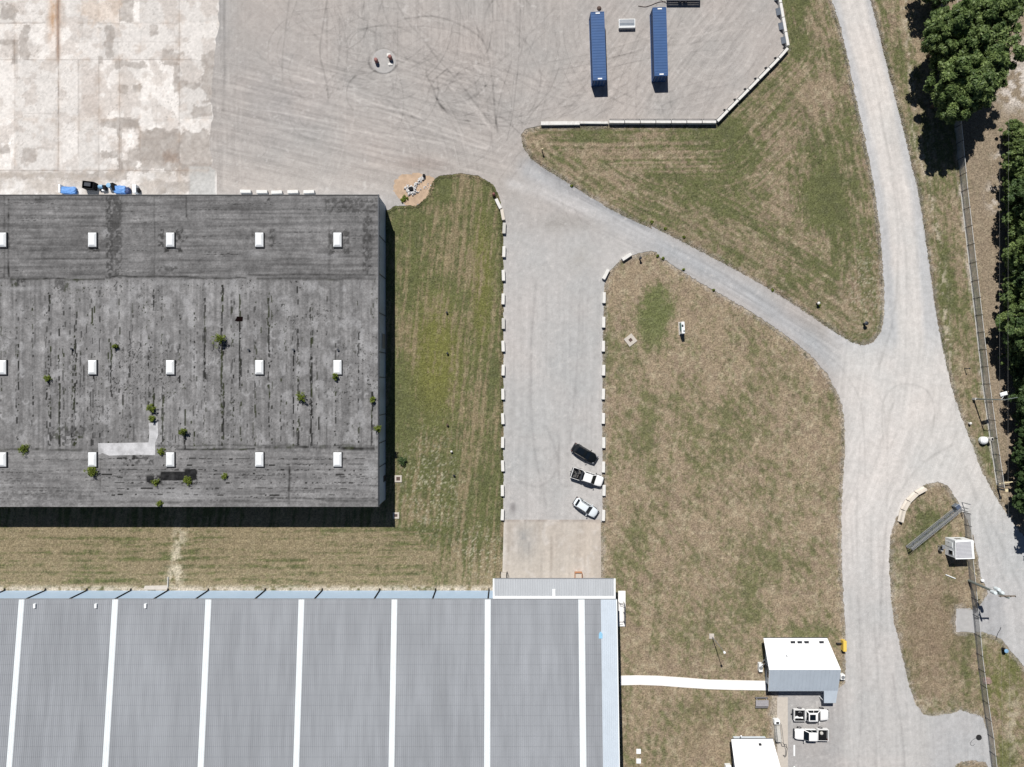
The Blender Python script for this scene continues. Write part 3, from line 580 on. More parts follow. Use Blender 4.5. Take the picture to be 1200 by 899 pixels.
# short growth standing on the mown ground: nobody could count it
n = 170000
bx = rng.uniform(-97, 97, n); by = rng.uniform(-73, 73, n)
ej, ei = np.where((D > .6) & (D < 3.5)); es = rng.integers(0, len(ej), 120000)
bx = np.concatenate([bx, gx[ei[es]] + rng.uniform(-.2, .2, 120000)]); by = np.concatenate([by, gy[ej[es]] + rng.uniform(-.2, .2, 120000)]); n = len(bx)
ii = np.clip(np.searchsorted(gx, bx), 0, len(gx) - 1); jj = np.clip(np.searchsorted(gy, by), 0, len(gy) - 1)
okk = (D[jj, ii] > .6 + .9 * rng.random(n)) & (GR[jj, ii] + .45 * rng.random(n) > .45)
ppx = bx / U + 600; ppy = 449.5 - by / U
okk &= ~((ppx < 452) & (ppy > 238) & (ppy < 588)) & ~((ppx < 727) & (ppy > 690)) & (sdf_poly(ppx, ppy, WALK) > 1) & (sdf_poly(ppx, ppy, SIDE) > 1) & ~((ppx > 1128) & (ppy < 560) & (rng.random(n) > .2))
bx, by, tt = bx[okk], by[okk], TONE[jj, ii][okk]; n = len(bx)
a = rng.uniform(0, 6.28, n); eg = np.exp(-np.clip(D[jj, ii][okk] - 1.5, 0, 99) / 1.6) * rng.random(n)
ln = rng.uniform(.10, .30, n) * (1 + .1 * eg); hh = rng.uniform(.04, .13, n) * (1 + 1.2 * eg); wd = rng.uniform(.025, .06, n)
p0 = np.stack([bx - np.sin(a) * wd, by + np.cos(a) * wd, np.full(n, -.01)], -1); p1 = np.stack([bx + np.sin(a) * wd, by - np.cos(a) * wd, np.full(n, -.01)], -1)
p2 = np.stack([bx + np.cos(a) * ln, by + np.sin(a) * ln, hh], -1)
vv = np.stack([p0, p1, p2], 1).reshape(-1, 3)
tc = np.repeat(np.clip(tt * rng.uniform(.55, 1.65, (n, 1)), 0, .6), 3, 0)
o = np_mesh('grass', vv, None, mat_attr('grass_blades', 3., .1, .9, 0, spec=.1), tc, tris=np.arange(3 * n).reshape(-1, 3)); tag(o, kind='stuff')
# ================================================================== old warehouse
ZB = 6.76; kb = U * (H - ZB) / H
def RB(px, py): return ((px - 600) * kb, (449.5 - py) * kb)       # plan position on its flat roof
XE, YN = RB(444.3, 228); _, YS = RB(444, 594); XW = -104.
wh = empty('old_warehouse', ((XW + XE) / 2, (YN + YS) / 2, 0), 0, 'long flat-roofed old warehouse with stained grey felt roof and white skylights', 'warehouse')
WC = Vector(wh.location)
mb = MB(); t = .3
for (x0, y0, x1, y1) in [(XW, YS + .15, XE - .15, YS + .15 + t), (XW, YN - .15 - t, XE - .15, YN - .15), (XE - .15 - t, YS + .15 + t, XE - .15, YN - .15 - t), (XW, YS + .15 + t, XW + t, YN - .15 - t)]:
    mb.box(((x0 + x1) / 2 - WC.x, (y0 + y1) / 2 - WC.y, (ZB - .2) / 2 - .1), (x1 - x0, y1 - y0, ZB + .0))
mb.build('wall', M['wall_grey'], wh)
for py in (275, 320, 366, 412, 442, 487, 520, 548):
    y = RB(0, py)[1]; mb = MB(); mb.box((XE - .12 - WC.x, y - WC.y, 3.1), (.10, .12, 6.2)); mb.build('wall_rib', M['dark_steel'], wh)
mb = MB(); mb.box((XE - .10 - WC.x, RB(0, 398)[1] - WC.y, 1.9), (.14, 2.6, 3.6)); mb.build('loading_door', M['grey_steel'], wh, bevel=.02)
mb = MB(); mb.box((XE - .11 - WC.x, RB(0, 566)[1] - WC.y, 1.1), (.12, 1.1, 2.1)); mb.build('door', M['dark_steel'], wh, bevel=.02)
# --- roof surface, painted by wear: felt seams, moss in the laps, ponding rings, patches
cell = .9      # plan units
us = np.arange(-112, 444.9, cell); vs = np.arange(228, 594.6, cell); us[-1] = 444.3; vs[-1] = 594
PU, PV = np.meshgrid(us, vs)
c = np.zeros(PU.shape + (3,)); c[:] = (.170, .168, .168)
topz = ss(329, 325, PV); botz = ss(526, 530, PV); midz = 1 - topz - botz
c *= (1 - .17 * topz * ss(120, 150, PU * 0 + 150) + .05 * botz)[..., None]
nh = fbm(PU / 60, PV / 2.4, 1, 4) - .5; nv_ = fbm(PU / 2.4, PV / 60, 3, 4) - .5
c *= (1 + .85 * nh * (1.3 * topz + botz) + .85 * nv_ * midz)[..., None]
c *= (1 + (fbm(PU / 45, PV / 30, 5, 4) - .5) * .5)[..., None]
c *= (1 + (fbm(PU / 7, PV / 7, 2, 4) - .5) * .62)[..., None]
c *= (1 + (fbm(PU / 1.8, PV / 1.8, 6, 3) - .5) * .60)[..., None]
dk = np.zeros(PU.shape); lt = np.zeros(PU.shape)
rr = random.Random(21)
def vdash(x, y0, y1, s, w=1):
    i = int((x - us[0]) / cell); j0 = int((y0 - vs[0]) / cell); j1 = int((y1 - vs[0]) / cell)
    if 0 <= i < len(us) - 2 and j1 > j0:
        dk[max(j0, 0):j1, i:i + w] = np.maximum(dk[max(j0, 0):j1, i:i + w], s)
def hdash(y, x0, x1, s, w=1):
    j = int((y - vs[0]) / cell); i0 = int((x0 - us[0]) / cell); i1 = int((x1 - us[0]) / cell)
    if 0 <= j < len(vs) - 2 and i1 > i0: dk[j:j + w, max(i0, 0):i1] = np.maximum(dk[j:j + w, max(i0, 0):i1], s)
for k in range(150):        # moss in the lapped joints of the middle bay
    x = rr.uniform(-110, 442); dens = rr.random() ** 2.0; y = 335 + rr.uniform(0, 90)
    if rr.random() < .35: x = rr.choice([58, 70, 75, 90, 108, 180, 190, 240, 261, 282, 315, 330, 350, 365, 372, 85, 128, 152, 300, 420, 175]) + rr.uniform(-1.2, 1.2); dens = max(dens, .6)
    while y < 522:
        ln = rr.expovariate(1 / 3.2) + .8; vdash(x + rr.uniform(-.7, .7), y, min(y + ln, 524), rr.uniform(.6, 1.0) * (.6 + .4 * dens), 1 if rr.random() < .45 else 2)
        y += ln + rr.expovariate(1 / (3 + 34 * (1 - dens)))
for x, y0, y1 in [(261, 335, 372), (260, 385, 450), (281, 345, 452), (180, 455, 478), (262, 450, 512), (217, 480, 524), (88, 450, 485), (70, 450, 523), (315, 350, 415), (240, 350, 440), (365, 430, 520), (58, 346, 362), (191, 463, 516), (436, 460, 520), (130, 402, 460), (180, 340, 360)]:
    for _ in range(3):
        y = y0
        while y < y1:
            ln = rr.uniform(2, 9); vdash(x + rr.uniform(-.6, .6), y, y + ln, rr.uniform(.55, .9), rr.choice([1, 2])); y += ln + rr.uniform(0, 5)
for k in range(120):
    y = rr.choice([rr.uniform(232, 324), rr.uniform(535, 588), rr.uniform(548, 588)]); x = rr.uniform(-110, 430); ln = rr.uniform(5, 60)
    xx = x
    while xx < x + ln:
        l2 = rr.uniform(1, 5); hdash(y + rr.uniform(-.3, .3), xx, xx + l2, rr.uniform(.25, .7)); xx += l2 + rr.uniform(.5, 5)
for y in (538, 545, 551, 556, 560, 566, 573, 580):       # laps of the southern bay
    xx = rr.uniform(118, 130)
    while xx < 425:
        l2 = rr.expovariate(1 / 3.) + .5
        if rr.random() < .7: hdash(y + rr.uniform(-.5, .5), xx, xx + l2, rr.uniform(.6, 1.), rr.choice([1, 1, 2]))
        xx += l2 + rr.expovariate(1 / 4.)
def seam(x0, x1, y, s=.7, w=1.1, wob=.8):
    yy = y + wob * (vn(PU / 14, PV * 0 + y, 3) - .5) * 2
    global dk; dk = np.maximum(dk, s * np.exp(-((PV - yy) / w) ** 2) * ss(x0, x0 + 2, PU) * ss(x1, x1 - 2, PU) * (.25 + 1.0 * vn(PU / 5, PV / 30 + y, 1)))
def vseam(y0, y1, x, s=.7, w=1.0, wob=.6):
    xx = x + wob * (vn(PU * 0 + x, PV / 12, 3) - .5) * 2
    global dk; dk = np.maximum(dk, s * np.exp(-((PU - xx) / w) ** 2) * ss(y0, y0 + 2, PV) * ss(y1, y1 - 2, PV) * (.25 + 1.0 * vn(PU / 30 + x, PV / 5, 2)))
seam(10, 124, 327, .8); seam(130, 222, 324, .85, .9); seam(215, 290, 326, .7); seam(290, 440, 322, .6, 1.2); seam(300, 442, 327, .55, 1.6); seam(-110, 20, 326, .5)
seam(-110, 118, 527, .6, 1.3); seam(205, 300, 526.5, .85, 1.0); seam(300, 400, 524, .8, 1.6); seam(398, 440, 526, .95, 2.4); seam(180, 440, 522, .5, 1.0); seam(-110, 442, 588, .4, 1.5); seam(310, 440, 584, .6, 1.2); seam(38, 150, 303, .5, .6)
vseam(232, 326, 10, .8, 1.2); vseam(228, 327, 5, .5, 1); vseam(228, 327, 181, .45, .8); vseam(228, 256, 218.5, .6, 1); vseam(545, 592, 339, .8, 1.2); vseam(535, 580, 118, .45, .8); vseam(232, 320, 386, .3, 1.5); vseam(240, 324, 431, .45, 1.6)
def blot(x0, y0, x1, y1, s, sc=4, lo=.42, hi=.55, sd=1, arr=None):
    m = ss(x0 - 1.5, x0 + 1.5, PU) * ss(x1 + 1.5, x1 - 1.5, PU) * ss(y0 - 1.5, y0 + 1.5, PV) * ss(y1 + 1.5, y1 - 1.5, PV)
    return s * m * ss(lo, hi, fbm(PU / sc, PV / sc, sd, 4))
dk = np.maximum(dk, blot(124, 228, 133, 327, .55, 3)); dk = np.maximum(dk, blot(128, 228, 143, 300, .5, 3.4, sd=2)); dk = np.maximum(dk, blot(133, 228, 143, 327, .45, 3, sd=4))
for b in [(12, 326, 30, 336, .6), (64, 328, 82, 342, .5), (185, 268, 192, 290, .6), (205, 268, 220, 284, .6), (192, 290, 214, 296, .7), (102, 289, 117, 296, .6), (295, 270, 298, 292, .5), (316, 268, 322, 292, .5), (384, 270, 392, 300, .5), (402, 268, 410, 298, .5), (185, 312, 208, 318, .5),
          (40, 230, 48, 238, .3), (312, 229, 316, 236, .7), (380, 232, 442, 250, .4), (425, 255, 436, 318, .5), (60, 500, 100, 515, .5), (76, 510, 94, 516, .8), (142, 536, 162, 540, .9), (155, 533, 166, 540, .8), (140, 534, 180, 545, .5), (0, 575, 110, 592, .25)]:
    dk = np.maximum(dk, blot(*b[:4], b[4], 3, .45, .55, 3))
dk = np.maximum(dk, blot(188, 553, 231, 563, .95, 8, .2, .3, 1)); dk = np.maximum(dk, blot(216, 549, 231, 568, .85, 4, .35, .5, 3)); dk = np.maximum(dk, blot(171, 557, 190, 568, .7, 4, .4, .5, 2))
dk = np.maximum(dk, blot(130, 400, 200, 470, .8, 1.6, .66, .72, 5)); dk = np.maximum(dk, midz * .75 * ss(.70, .76, fbm(PU / 1.6, PV / 2.4, 2, 3)) * ss(.45, .6, fbm(PU / 30, PV / 40, 4, 3)))
for k in range(120):        # pale ponding rings
    x = rr.uniform(-100, 440); y = rr.choice([rr.uniform(340, 520), rr.uniform(390, 470)]); r = rr.uniform(1.5, 5)
    b = (abs(PU - x) < 9) & (abs(PV - y) < 9)
    q = np.hypot(PU[b] - x, (PV[b] - y) * rr.uniform(.7, 1.1)); an = np.arctan2(PV[b] - y, PU[b] - x)
    lt[b] = np.maximum(lt[b], rr.uniform(.25, .75) * np.exp(-((q - r) / .9) ** 2) * ss(-.6, .5, np.cos(an - rr.uniform(1, 4))))
for x, y, rx, ry, s in [(153, 347, 4, 8, .6), (124, 273, 5, 4, .8), (200, 312, 8, 4, .4), (340, 360, 8, 5, .6), (300, 297, 10, 4, .5), (440, 386, 4, 4, .8), (424, 417, 4, 4, .7), (390, 400, 4, 4, .6), (100, 468, 14, 6, .5), (112, 395, 6, 20, .3), (190, 400, 5, 14, .4), (330, 385, 10, 6, .3), (435, 550, 8, 10, .5), (60, 588, 60, 3, .4), (210, 580, 40, 8, .45), (135, 585, 20, 5, .3), (385, 300, 14, 3, .5), (25, 338, 25, 3, .5), (120, 334, 60, 3, .3), (210, 331, 40, 3, .35)]:
    lt = np.maximum(lt, s * np.exp(-(((PU - x) / rx) ** 2 + ((PV - y) / ry) ** 2)) * (.4 + 1.1 * fbm(PU / 2.5, PV / 2.5, 1, 3)))
lt = np.maximum(lt, ss(.55, .75, fbm(PU / 9, PV / 14, 7, 5)) * .55 * midz)
c = mix3(c, np.clip(lt * .85, 0, .85), (.34, .34, .345)); c = mix3(c, np.clip(dk * 1.15, 0, .97), (.016, .016, .015))
moss = dk * ss(.5, .7, fbm(PU / 6, PV / 20, 3, 3)) * midz; c = mix3(c, np.clip(moss * .5, 0, .6), (.045, .058, .016))
X3 = np.stack([PU * kb - 600 * kb - WC.x, 449.5 * kb - PV * kb - WC.y, np.full(PU.shape, ZB) + .015 * (fbm(PU / 30, PV / 30, 2, 3) - .5)], -1).reshape(-1, 3)
q = grid_quads(len(us), len(vs))[:, ::-1]
nn = len(X3); xl, xr, yt, yb = X3[:, 0].min(), X3[:, 0].max(), X3[:, 1].max(), X3[:, 1].min()
X3 = np.concatenate([X3, [[xl, yb, ZB - .25], [xr, yb, ZB - .25], [xr, yt, ZB - .25], [xl, yt, ZB - .25], [xl, yb, ZB - .01], [xr, yb, ZB - .01], [xr, yt, ZB - .01], [xl, yt, ZB - .01]]])
q = np.concatenate([q, np.array([[0, 1, 5, 4], [1, 2, 6, 5], [2, 3, 7, 6], [3, 0, 4, 7], [3, 2, 1, 0]]) + nn])
tone = np.concatenate([c.reshape(-1, 3), np.full((8, 3), .08)])
roof = np_mesh('roof', X3, q, M['old_roof'], tone, parent=wh)
def onroof(px, py, z=0): x, y = RB(px, py); return Vector((x - WC.x, y - WC.y, ZB + z))
mb = MB(); L_ = XE - XW
mb.box((XE - .12 - WC.x, 0, ZB + .05), (.16, YN - YS, .10)); mb.build('roof_edge', M['dark_steel'], roof)
mb = MB(); mb.box(((XW + XE) / 2 - WC.x, YN - .09 - WC.y, ZB + .04), (L_ - .4, .14, .08)); mb.build('roof_edge', M['kerb'], roof)
for yy in (281.5, 430.5, 538.3):
    for xx in (-94, 4, 109.5, 200.5, 304.7, 396):
        p = onroof(xx, yy)
        mb = MB(); mb.box((p.x, p.y, ZB + .14), (1.54, 2.6, .28)); k = mb.build('skylight', M['kerb'], roof)
        mb = MB(); mb.box((p.x, p.y, ZB + .34), (1.40, 2.42, .05)); mb.box((p.x, p.y, ZB + .46), (1.40, 2.44, .20), top=(.55, .72)); mb.build('skylight_dome', M['skylight'], k, bevel=.02)
for poly, m in [([(115, 519.5), (150, 519), (174, 518.5), (175, 508), (174.5, 496), (185, 495), (185.5, 510), (182, 519), (182, 533.5), (160, 533), (128, 534), (120, 531), (115.5, 533)], mat('silvery_roof_patch', (.46, .46, .47), .8, var=.25, scale=1.1, dirt=.6, dirtcol=(.2, .2, .2)))]:
    mb = MB(); mb.prism([tuple(onroof(*p)[:2]) for p in poly], ZB + .008, ZB + .022); mb.build('roof_patch', m, roof)
for poly in [[(189, 553.5), (200, 552.8), (216, 553.2), (222, 550), (229, 549.5), (231, 554), (229.5, 559), (231.5, 562), (222, 562.5), (205, 563), (196, 562.5), (188.5, 563)], [(172, 559), (178, 557.5), (181, 561), (178, 566), (172.5, 565)]]:
    mb = MB(); mb.prism([tuple(onroof(*p)[:2]) for p in poly], ZB + .010, ZB + .020); mb.build('tar_patch', mat('black_tar', (.016, .016, .017), .95, var=.6, scale=2, spec=.03, dirt=.5, dirtcol=(.06, .06, .06)), roof)
mb = MB(); a = onroof(280, 374); mb.prism([(a.x - .7, a.y - .3), (a.x - .2, a.y - .42), (a.x + .65, a.y - .35), (a.x + .7, a.y + .4), (a.x - .3, a.y + .45)], ZB + .012, ZB + .03); mb.build('roof_hole', mat('dark_hole', (.006, .003, .003), .95, spec=.02), roof)
for px, py in [(344.5, 410), (396.5, 410), (85, 409), (292, 410), (137, 404)]:
    a = onroof(px, py); mb = MB(); mb.lathe([(.12, ZB + .02), (.12, ZB + .3), (.2, ZB + .32), (.2, ZB + .36)], 10, Matrix.Translation((a.x, a.y, 0))); mb.build('vent_pipe', M['dark_steel'], roof)

# ================================================================== metal warehouse
ZE = 5.9; ke = U * (H - ZE) / H
def eave(px): return (px - 600) * ke
Ye = (449.5 - 702.6) * ke; SL = .108; Yr = Ye - 36; Ys2 = Yr - 36; ZR = ZE + 36 * SL
X1 = eave(722.3); X0 = eave(-190)
mw = empty('metal_warehouse', ((X0 + X1) / 2, (Ye + Ys2) / 2, 0), 0, 'wide low-pitched warehouse with ribbed grey metal roof and long white rooflight strips', 'warehouse')
C2 = Vector(mw.location)
mb = MB(); xi0, xi1, yi0, yi1 = X0 + .2, X1 - .25, Ys2 + .25, Ye - .25
for x0, y0, x1, y1 in [(xi0, yi1 - .2, xi1, yi1), (xi0, yi0, xi1, yi0 + .2)]:
    mb.box(((x0 + x1) / 2 - C2.x, (y0 + y1) / 2 - C2.y, ZE / 2 - .08), (x1 - x0, .2, ZE - .06))
for x in (xi0 + .1, xi1 - .1):
    mb.add([(x + dx - C2.x, yy - C2.y, zz) for dx in (-.1, .1) for yy, zz in [(yi0 + .2, -.1), (yi1 - .2, -.1), (yi1 - .2, ZE - .12), (Yr, ZR - .12), (yi0 + .2, ZE - .12)]],
           [(0, 1, 2, 3, 4), (9, 8, 7, 6, 5)] + [(i, i + 5, (i + 1) % 5 + 5, (i + 1) % 5) for i in range(5)])
mb.build('wall', M['wall_blue'], mw)
STRIPS = [(22.3, 28.7), (131.8, 138.6), (240.9, 247.7), (350, 356.6), (459, 465.5), (568.2, 575), (677.7, 685)]
STRIPS = [(-196 + 1.2 * 0, -189.5), (-87, -80.5)] + STRIPS
def ribbed(x0, x1, y0, y1, z0, z1, pitch=.33, h=.035, top=.07, foot=.12, ny=1, t=.05):
    mb = MB(); n = max(1, round((x1 - x0) / pitch)); p = (x1 - x0) / n
    xs = [(x0, 0)]
    for i in range(n):
        cx = x0 + (i + .5) * p
        xs += [(cx - foot / 2, 0), (cx - top / 2, h), (cx + top / 2, h), (cx + foot / 2, 0)]
    xs.append((x1, 0))
    rows = [(y0, z0), (y1, z1)]
    vs_ = [(x - C2.x, y - C2.y, z + dz) for y, z in rows for x, dz in xs]
    k = len(xs)
    return mb.add(vs_, [(i, i + k, i + k + 1, i + 1)[::-1] if y0 < y1 else (i, i + k, i + k + 1, i + 1) for i in range(k - 1)])
rf = MB(); bounds = [X0]
for a, b in STRIPS[1:]: bounds += [eave(a), eave(b)]
bounds.append(eave(704))
Lap = [0, 12.4, 24.1, 36]
zs = lambda d: ZE + d * SL
for i in range(0, len(bounds), 2):
    for j in range(3):
        b = ribbed(bounds[i], bounds[i + 1], Ye - Lap[j] + (0 if j == 0 else .15), Ye - Lap[j + 1], zs(Lap[j]) + .012 * (2 - j), zs(Lap[j + 1]) + .012 * (2 - j))
        rf.v += b.v if False else []; rf.add(b.v, b.f)
    b = ribbed(bounds[i], bounds[i + 1], Yr, Ys2, ZR, ZE); rf.add(b.v, b.f)
# purlin lines of fixings seen as faint cross lines
m, nt, bs = new_mat('ribbed_grey_roof'); N = nt.nodes; Lk = nt.links
ge = N.new('ShaderNodeNewGeometry'); sp = N.new('ShaderNodeSeparateXYZ'); Lk.new(ge.outputs['Position'], sp.inputs[0])
md = N.new('ShaderNodeMath'); md.operation = 'PINGPONG'; Lk.new(sp.outputs['Y'], md.inputs[0]); md.inputs[1].default_value = .83
mr = N.new('ShaderNodeMapRange'); mr.inputs['From Min'].default_value = 0; mr.inputs['From Max'].default_value = .10; mr.inputs['To Min'].default_value = .84; mr.inputs['To Max'].default_value = 1.0; Lk.new(md.outputs[0], mr.inputs['Value'])
def nz_(sc, stretch, lo, hi, det=6):
    mp = N.new('ShaderNodeMapping'); mp.inputs['Scale'].default_value = stretch; Lk.new(ge.outputs['Position'], mp.inputs[0])
    n = N.new('ShaderNodeTexNoise'); n.inputs['Scale'].default_value = sc; n.inputs['Detail'].default_value = det; Lk.new(mp.outputs[0], n.inputs['Vector'])
    r = N.new('ShaderNodeMapRange'); r.inputs['From Min'].default_value = .3; r.inputs['From Max'].default_value = .7; r.inputs['To Min'].default_value = lo; r.inputs['To Max'].default_value = hi; Lk.new(n.outputs['Fac'], r.inputs['Value']); return r.outputs[0]
def mul(a, b):
    q = N.new('ShaderNodeMath'); q.operation = 'MULTIPLY'; Lk.new(a, q.inputs[0]); Lk.new(b, q.inputs[1]); return q.outputs[0]
f = mul(mul(mr.outputs[0], nz_(.12, (1, .5, 1), .93, 1.06)), mul(nz_(1.1, (1, .05, 1), .92, 1.08, 3), nz_(.35, (1, .02, 1), .95, 1.04, 2)))
vm = N.new('ShaderNodeVectorMath'); vm.operation = 'SCALE'; vm.inputs[0].default_value = (.272, .286, .306); Lk.new(f, vm.inputs['Scale']); Lk.new(vm.outputs[0], bs.inputs['Base Color'])
bs.inputs['Roughness'].default_value = .5; bs.inputs['Metallic'].default_value = .1
rfo = rf.build('roof', m, mw)
b = ribbed(eave(704), X1, Ye, Yr, ZE, ZR); b.build('edge_panel', M['edge_sheet'], rfo)
for a, bb in STRIPS[1:]:
    s_ = ribbed(eave(a), eave(bb), Ye + .02, Yr, ZE + .03, ZR + .03, pitch=.33); s_.build('rooflight_strip', M['rooflight'], rfo)
for px, py in [(42, 709.5), (113.5, 709.5), (171.5, 709.5)]:
    x, y = eave(px), (449.5 - py) * ke; mb = MB(); mb.box((x - C2.x, y - C2.y, ZE + .25), (.4, .75, .4)); mb.build('roof_vent', M['trim'], rfo, bevel=.03)
x, y = eave(703), (449.5 - 743) * ke; mb = MB(); mb.prism([(x - C2.x - .3, y - C2.y - .5), (x - C2.x + .35, y - C2.y - .5), (x - C2.x + .35, y - C2.y + .3), (x - C2.x, y - C2.y + .7), (x - C2.x - .25, y - C2.y + .3)], ZE + 5.9 * SL + .03, ZE + 5.9 * SL + .13)
mb.build('roof_stain', mat('pale_blue_patch', (.26, .50, .68), .5), rfo)
mb = MB(); mb.box(((X0 + X1) / 2 - C2.x, Ye + .07 - C2.y, ZE - .05), (X1 - X0, .14, .12)); mb.build('gutter', M['galv'], mw)
mb = MB(); mb.add([(X1 + dx - C2.x, yy - C2.y, zz + dz) for dz in (-.1, .06) for dx, yy, zz in [(0, Ye, ZE), (.12, Ye, ZE), (.12, Yr, ZR), (0, Yr, ZR)]], [(0, 3, 2, 1), (4, 5, 6, 7), (0, 1, 5, 4), (1, 2, 6, 5), (2, 3, 7, 6), (3, 0, 4, 7)])
mb.build('verge_trim', M['trim'], mw)
for px in (6, 53.7, 102.3, 153.7, 197.2, 244.4, 311, 377.8, 445, 510.6, 573):
    x = (px - 600) * U; y = yi1 + .09; mb = MB()
    mb.tube([(x - C2.x, y - C2.y, 5.85), (x - C2.x, y - C2.y, .25), (x - C2.x, y + .35 - C2.y, .1)], .12, 8); mb.build('downpipe', M['black'], mw)
# pale lower sheets on the wall
for px, w in [(118, 3.0), (212, .8), (425, 1.2), (520, 2)]:
    mb = MB(); mb.box(((px - 600) * .150 - C2.x, yi1 + .02 - C2.y, 5.2), (w, .05, .5)); mb.build('wall_louvre', M['galv'], mw)
# dock canopy on the north wall
cx0, cx1 = eave(577.5), eave(721.4); cy1 = (449.5 - 678) * ke; cy0 = Ye + .16
cn = ribbed(cx0 + .3, cx1 - .3, cy0 + .45, cy1 - .1, ZE + .02, ZE - .22, pitch=.42, h=.05, top=.09, foot=.16).build('canopy', M['canopy'], mw)
mb = MB()
mb.box(((cx0 + cx1) / 2 - C2.x, cy0 + .22 - C2.y, ZE + .02), (cx1 - cx0, .44, .14)); mb.box((cx0 + .15 - C2.x, (cy0 + cy1) / 2 + .2 - C2.y, ZE - .08), (.3, cy1 - cy0 - .46, .22)); mb.box((cx1 - .15 - C2.x, (cy0 + cy1) / 2 + .2 - C2.y, ZE - .08), (.3, cy1 - cy0 - .46, .22))
mb.build('canopy_trim', M['trim'], cn); mb = MB(); mb.box(((cx0 + cx1) / 2 - C2.x, cy1 - .05 - C2.y, ZE - .24), (cx1 - cx0 - .62, .1, .16)); mb.build('canopy_gutter', M['galv'], cn)
for k in range(6):
    mb = MB(); x = cx0 + .3 + k * (cx1 - cx0 - .6) / 5; mb.tube([(x - C2.x, cy1 - .3 - C2.y, ZE - .3), (x - C2.x, yi1 + .02 - C2.y, ZE - 1.6)], .05, 6); mb.build('canopy_strut', M['dark_steel'], cn)
mb = MB(); x = eave(649); mb.box((x - C2.x, cy0 + 1.0 - C2.y, ZE + .07), (.55, 1.3, .12)); mb.build('canopy_vent', M['trim'], cn, bevel=.03)
for px in (612, 641, 670):
    mb = MB(); mb.box(((px - 600) * .15 - C2.x, yi1 + .03 - C2.y, 2.0), (3.4, .08, 4.0)); mb.build('dock_door', M['trim'], mw)
mb = MB(); mb.box((xi1 + .03 - C2.x, (449.5 - 708) * U - C2.y, 1.1), (.08, 1.0, 2.1)); mb.build('door', M['dark_steel'], mw)

# landing with railing at the east door of the metal warehouse
a = V(728.5, 713)
st_ = empty('door_landing', (a.x, a.y, 0), 0, 'pale concrete landing with dark handrail beside the corner of the metal warehouse', 'landing')
mb = MB(); mb.box((0, 0, .1), (1.35, 6.4, .3)); mb.build('slab', M['walk'], st_, bevel=.02)
mb = MB(); mb.box((-.25, -.4, .5), (.8, 3.6, .5)); mb.box((-.25, -2.5, .36), (.8, .5, .22)); mb.build('step', M['walk'], st_, bevel=.02)
mb = MB()
for p in [(.3, -2.2), (.3, -.6), (.3, 1.3), (-.55, 1.3)]: mb.tube([(p[0], p[1], .2), (p[0], p[1], 1.65)], .045, 6)
for z in (1.2, 1.65): mb.tube([(.3, -2.2, z), (.3, 1.3, z), (-.55, 1.3, z)], .05, 6)
mb.build('railing', M['dark_steel'], st_)

# ================================================================== gable houses
def gable(name, label, cat, nw, ne, re, rw, se, sw, zn, zr, zs_, wall_h, matn, mats, inset=.45, pitch=.0):
    P = [V(*nw, zn), V(*ne, zn), V(*re, zr), V(*rw, zr), V(*se, zs_), V(*sw, zs_)]
    ctr = sum(P, Vector()) / 6; e = empty(name, (ctr.x, ctr.y, 0), 0, label, cat); o = Vector((ctr.x, ctr.y, 0)); P = [p - o for p in P]
    def slab(a, b, c_, d, t=.10):
        up = Vector((0, 0, t)); vs_ = [a - up, b - up, c_ - up, d - up, a, b, c_, d]
        return MB().add([tuple(v) for v in vs_], [(3, 2, 1, 0), (4, 5, 6, 7), (0, 1, 5, 4), (1, 2, 6, 5), (2, 3, 7, 6), (3, 0, 4, 7)])
    NW, NE, RE, RW, SE, SW = P
    up = Vector((0, 0, .004))
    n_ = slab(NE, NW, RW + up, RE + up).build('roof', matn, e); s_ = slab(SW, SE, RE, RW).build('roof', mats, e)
    s_['label'] = 'white south slope coloured pale blue-grey for its shade'
    # standing seams
    for (a, b, c_, d, par, mt) in ((NW, NE, RE, RW, n_, matn), (SW, SE, RE, RW, s_, mats)):
        mb = MB(); n = int((b - a).length / .62)
        for i in range(1, n):
            t = i / n; p0 = a.lerp(b, t) + Vector((0, 0, .03)); p1 = d.lerp(c_, t) + Vector((0, 0, .03))
            mb.tube([p0, p1], .022, 4)
        mb.build('roof_seam', M['seam'] if mt is M['roof_white'] else mt, par)
    x0 = max(NW.x, SW.x, RW.x) + inset; x1 = min(NE.x, SE.x, RE.x) - inset; y1 = NW.y - inset - .45; y0 = SW.y + inset; yr = RW.y
    zA = zn - .08 + (zr - zn) * (inset + .45) / abs(NW.y - yr) - .1; zB_ = zs_ - .1 + (zr - zs_) * inset / abs(yr - SW.y) - .1
    mb = MB(); prof = [(y0, -.1), (y1, -.1), (y1, zA), (yr, zr - .22), (y0, zB_)]
    mb.add([(x, y, z) for x in (x0, x1) for y, z in prof], [(0, 1, 2, 3, 4)[::-1], (5, 6, 7, 8, 9)] + [(i, (i + 1) % 5, (i + 1) % 5 + 5, i + 5) for i in range(5)])
    mb.build('wall', M['siding'], e)
    return e, o, (x0, x1, y0, y1), P
of, oo, (ox0, ox1, oy0, oy1), OP = gable('office_building', 'small gabled office with bright white north roof slope beside two parked white pickups', 'office',
    (895.5, 748), (969.5, 748), (985.5, 785), (902, 785), (982, 810), (901, 810), 2.7, 5.3, 2.9, 2.6, M['roof_white'], M['roof_white_shaded'])
pr = [p for p in of.children if p.name.startswith('roof')]
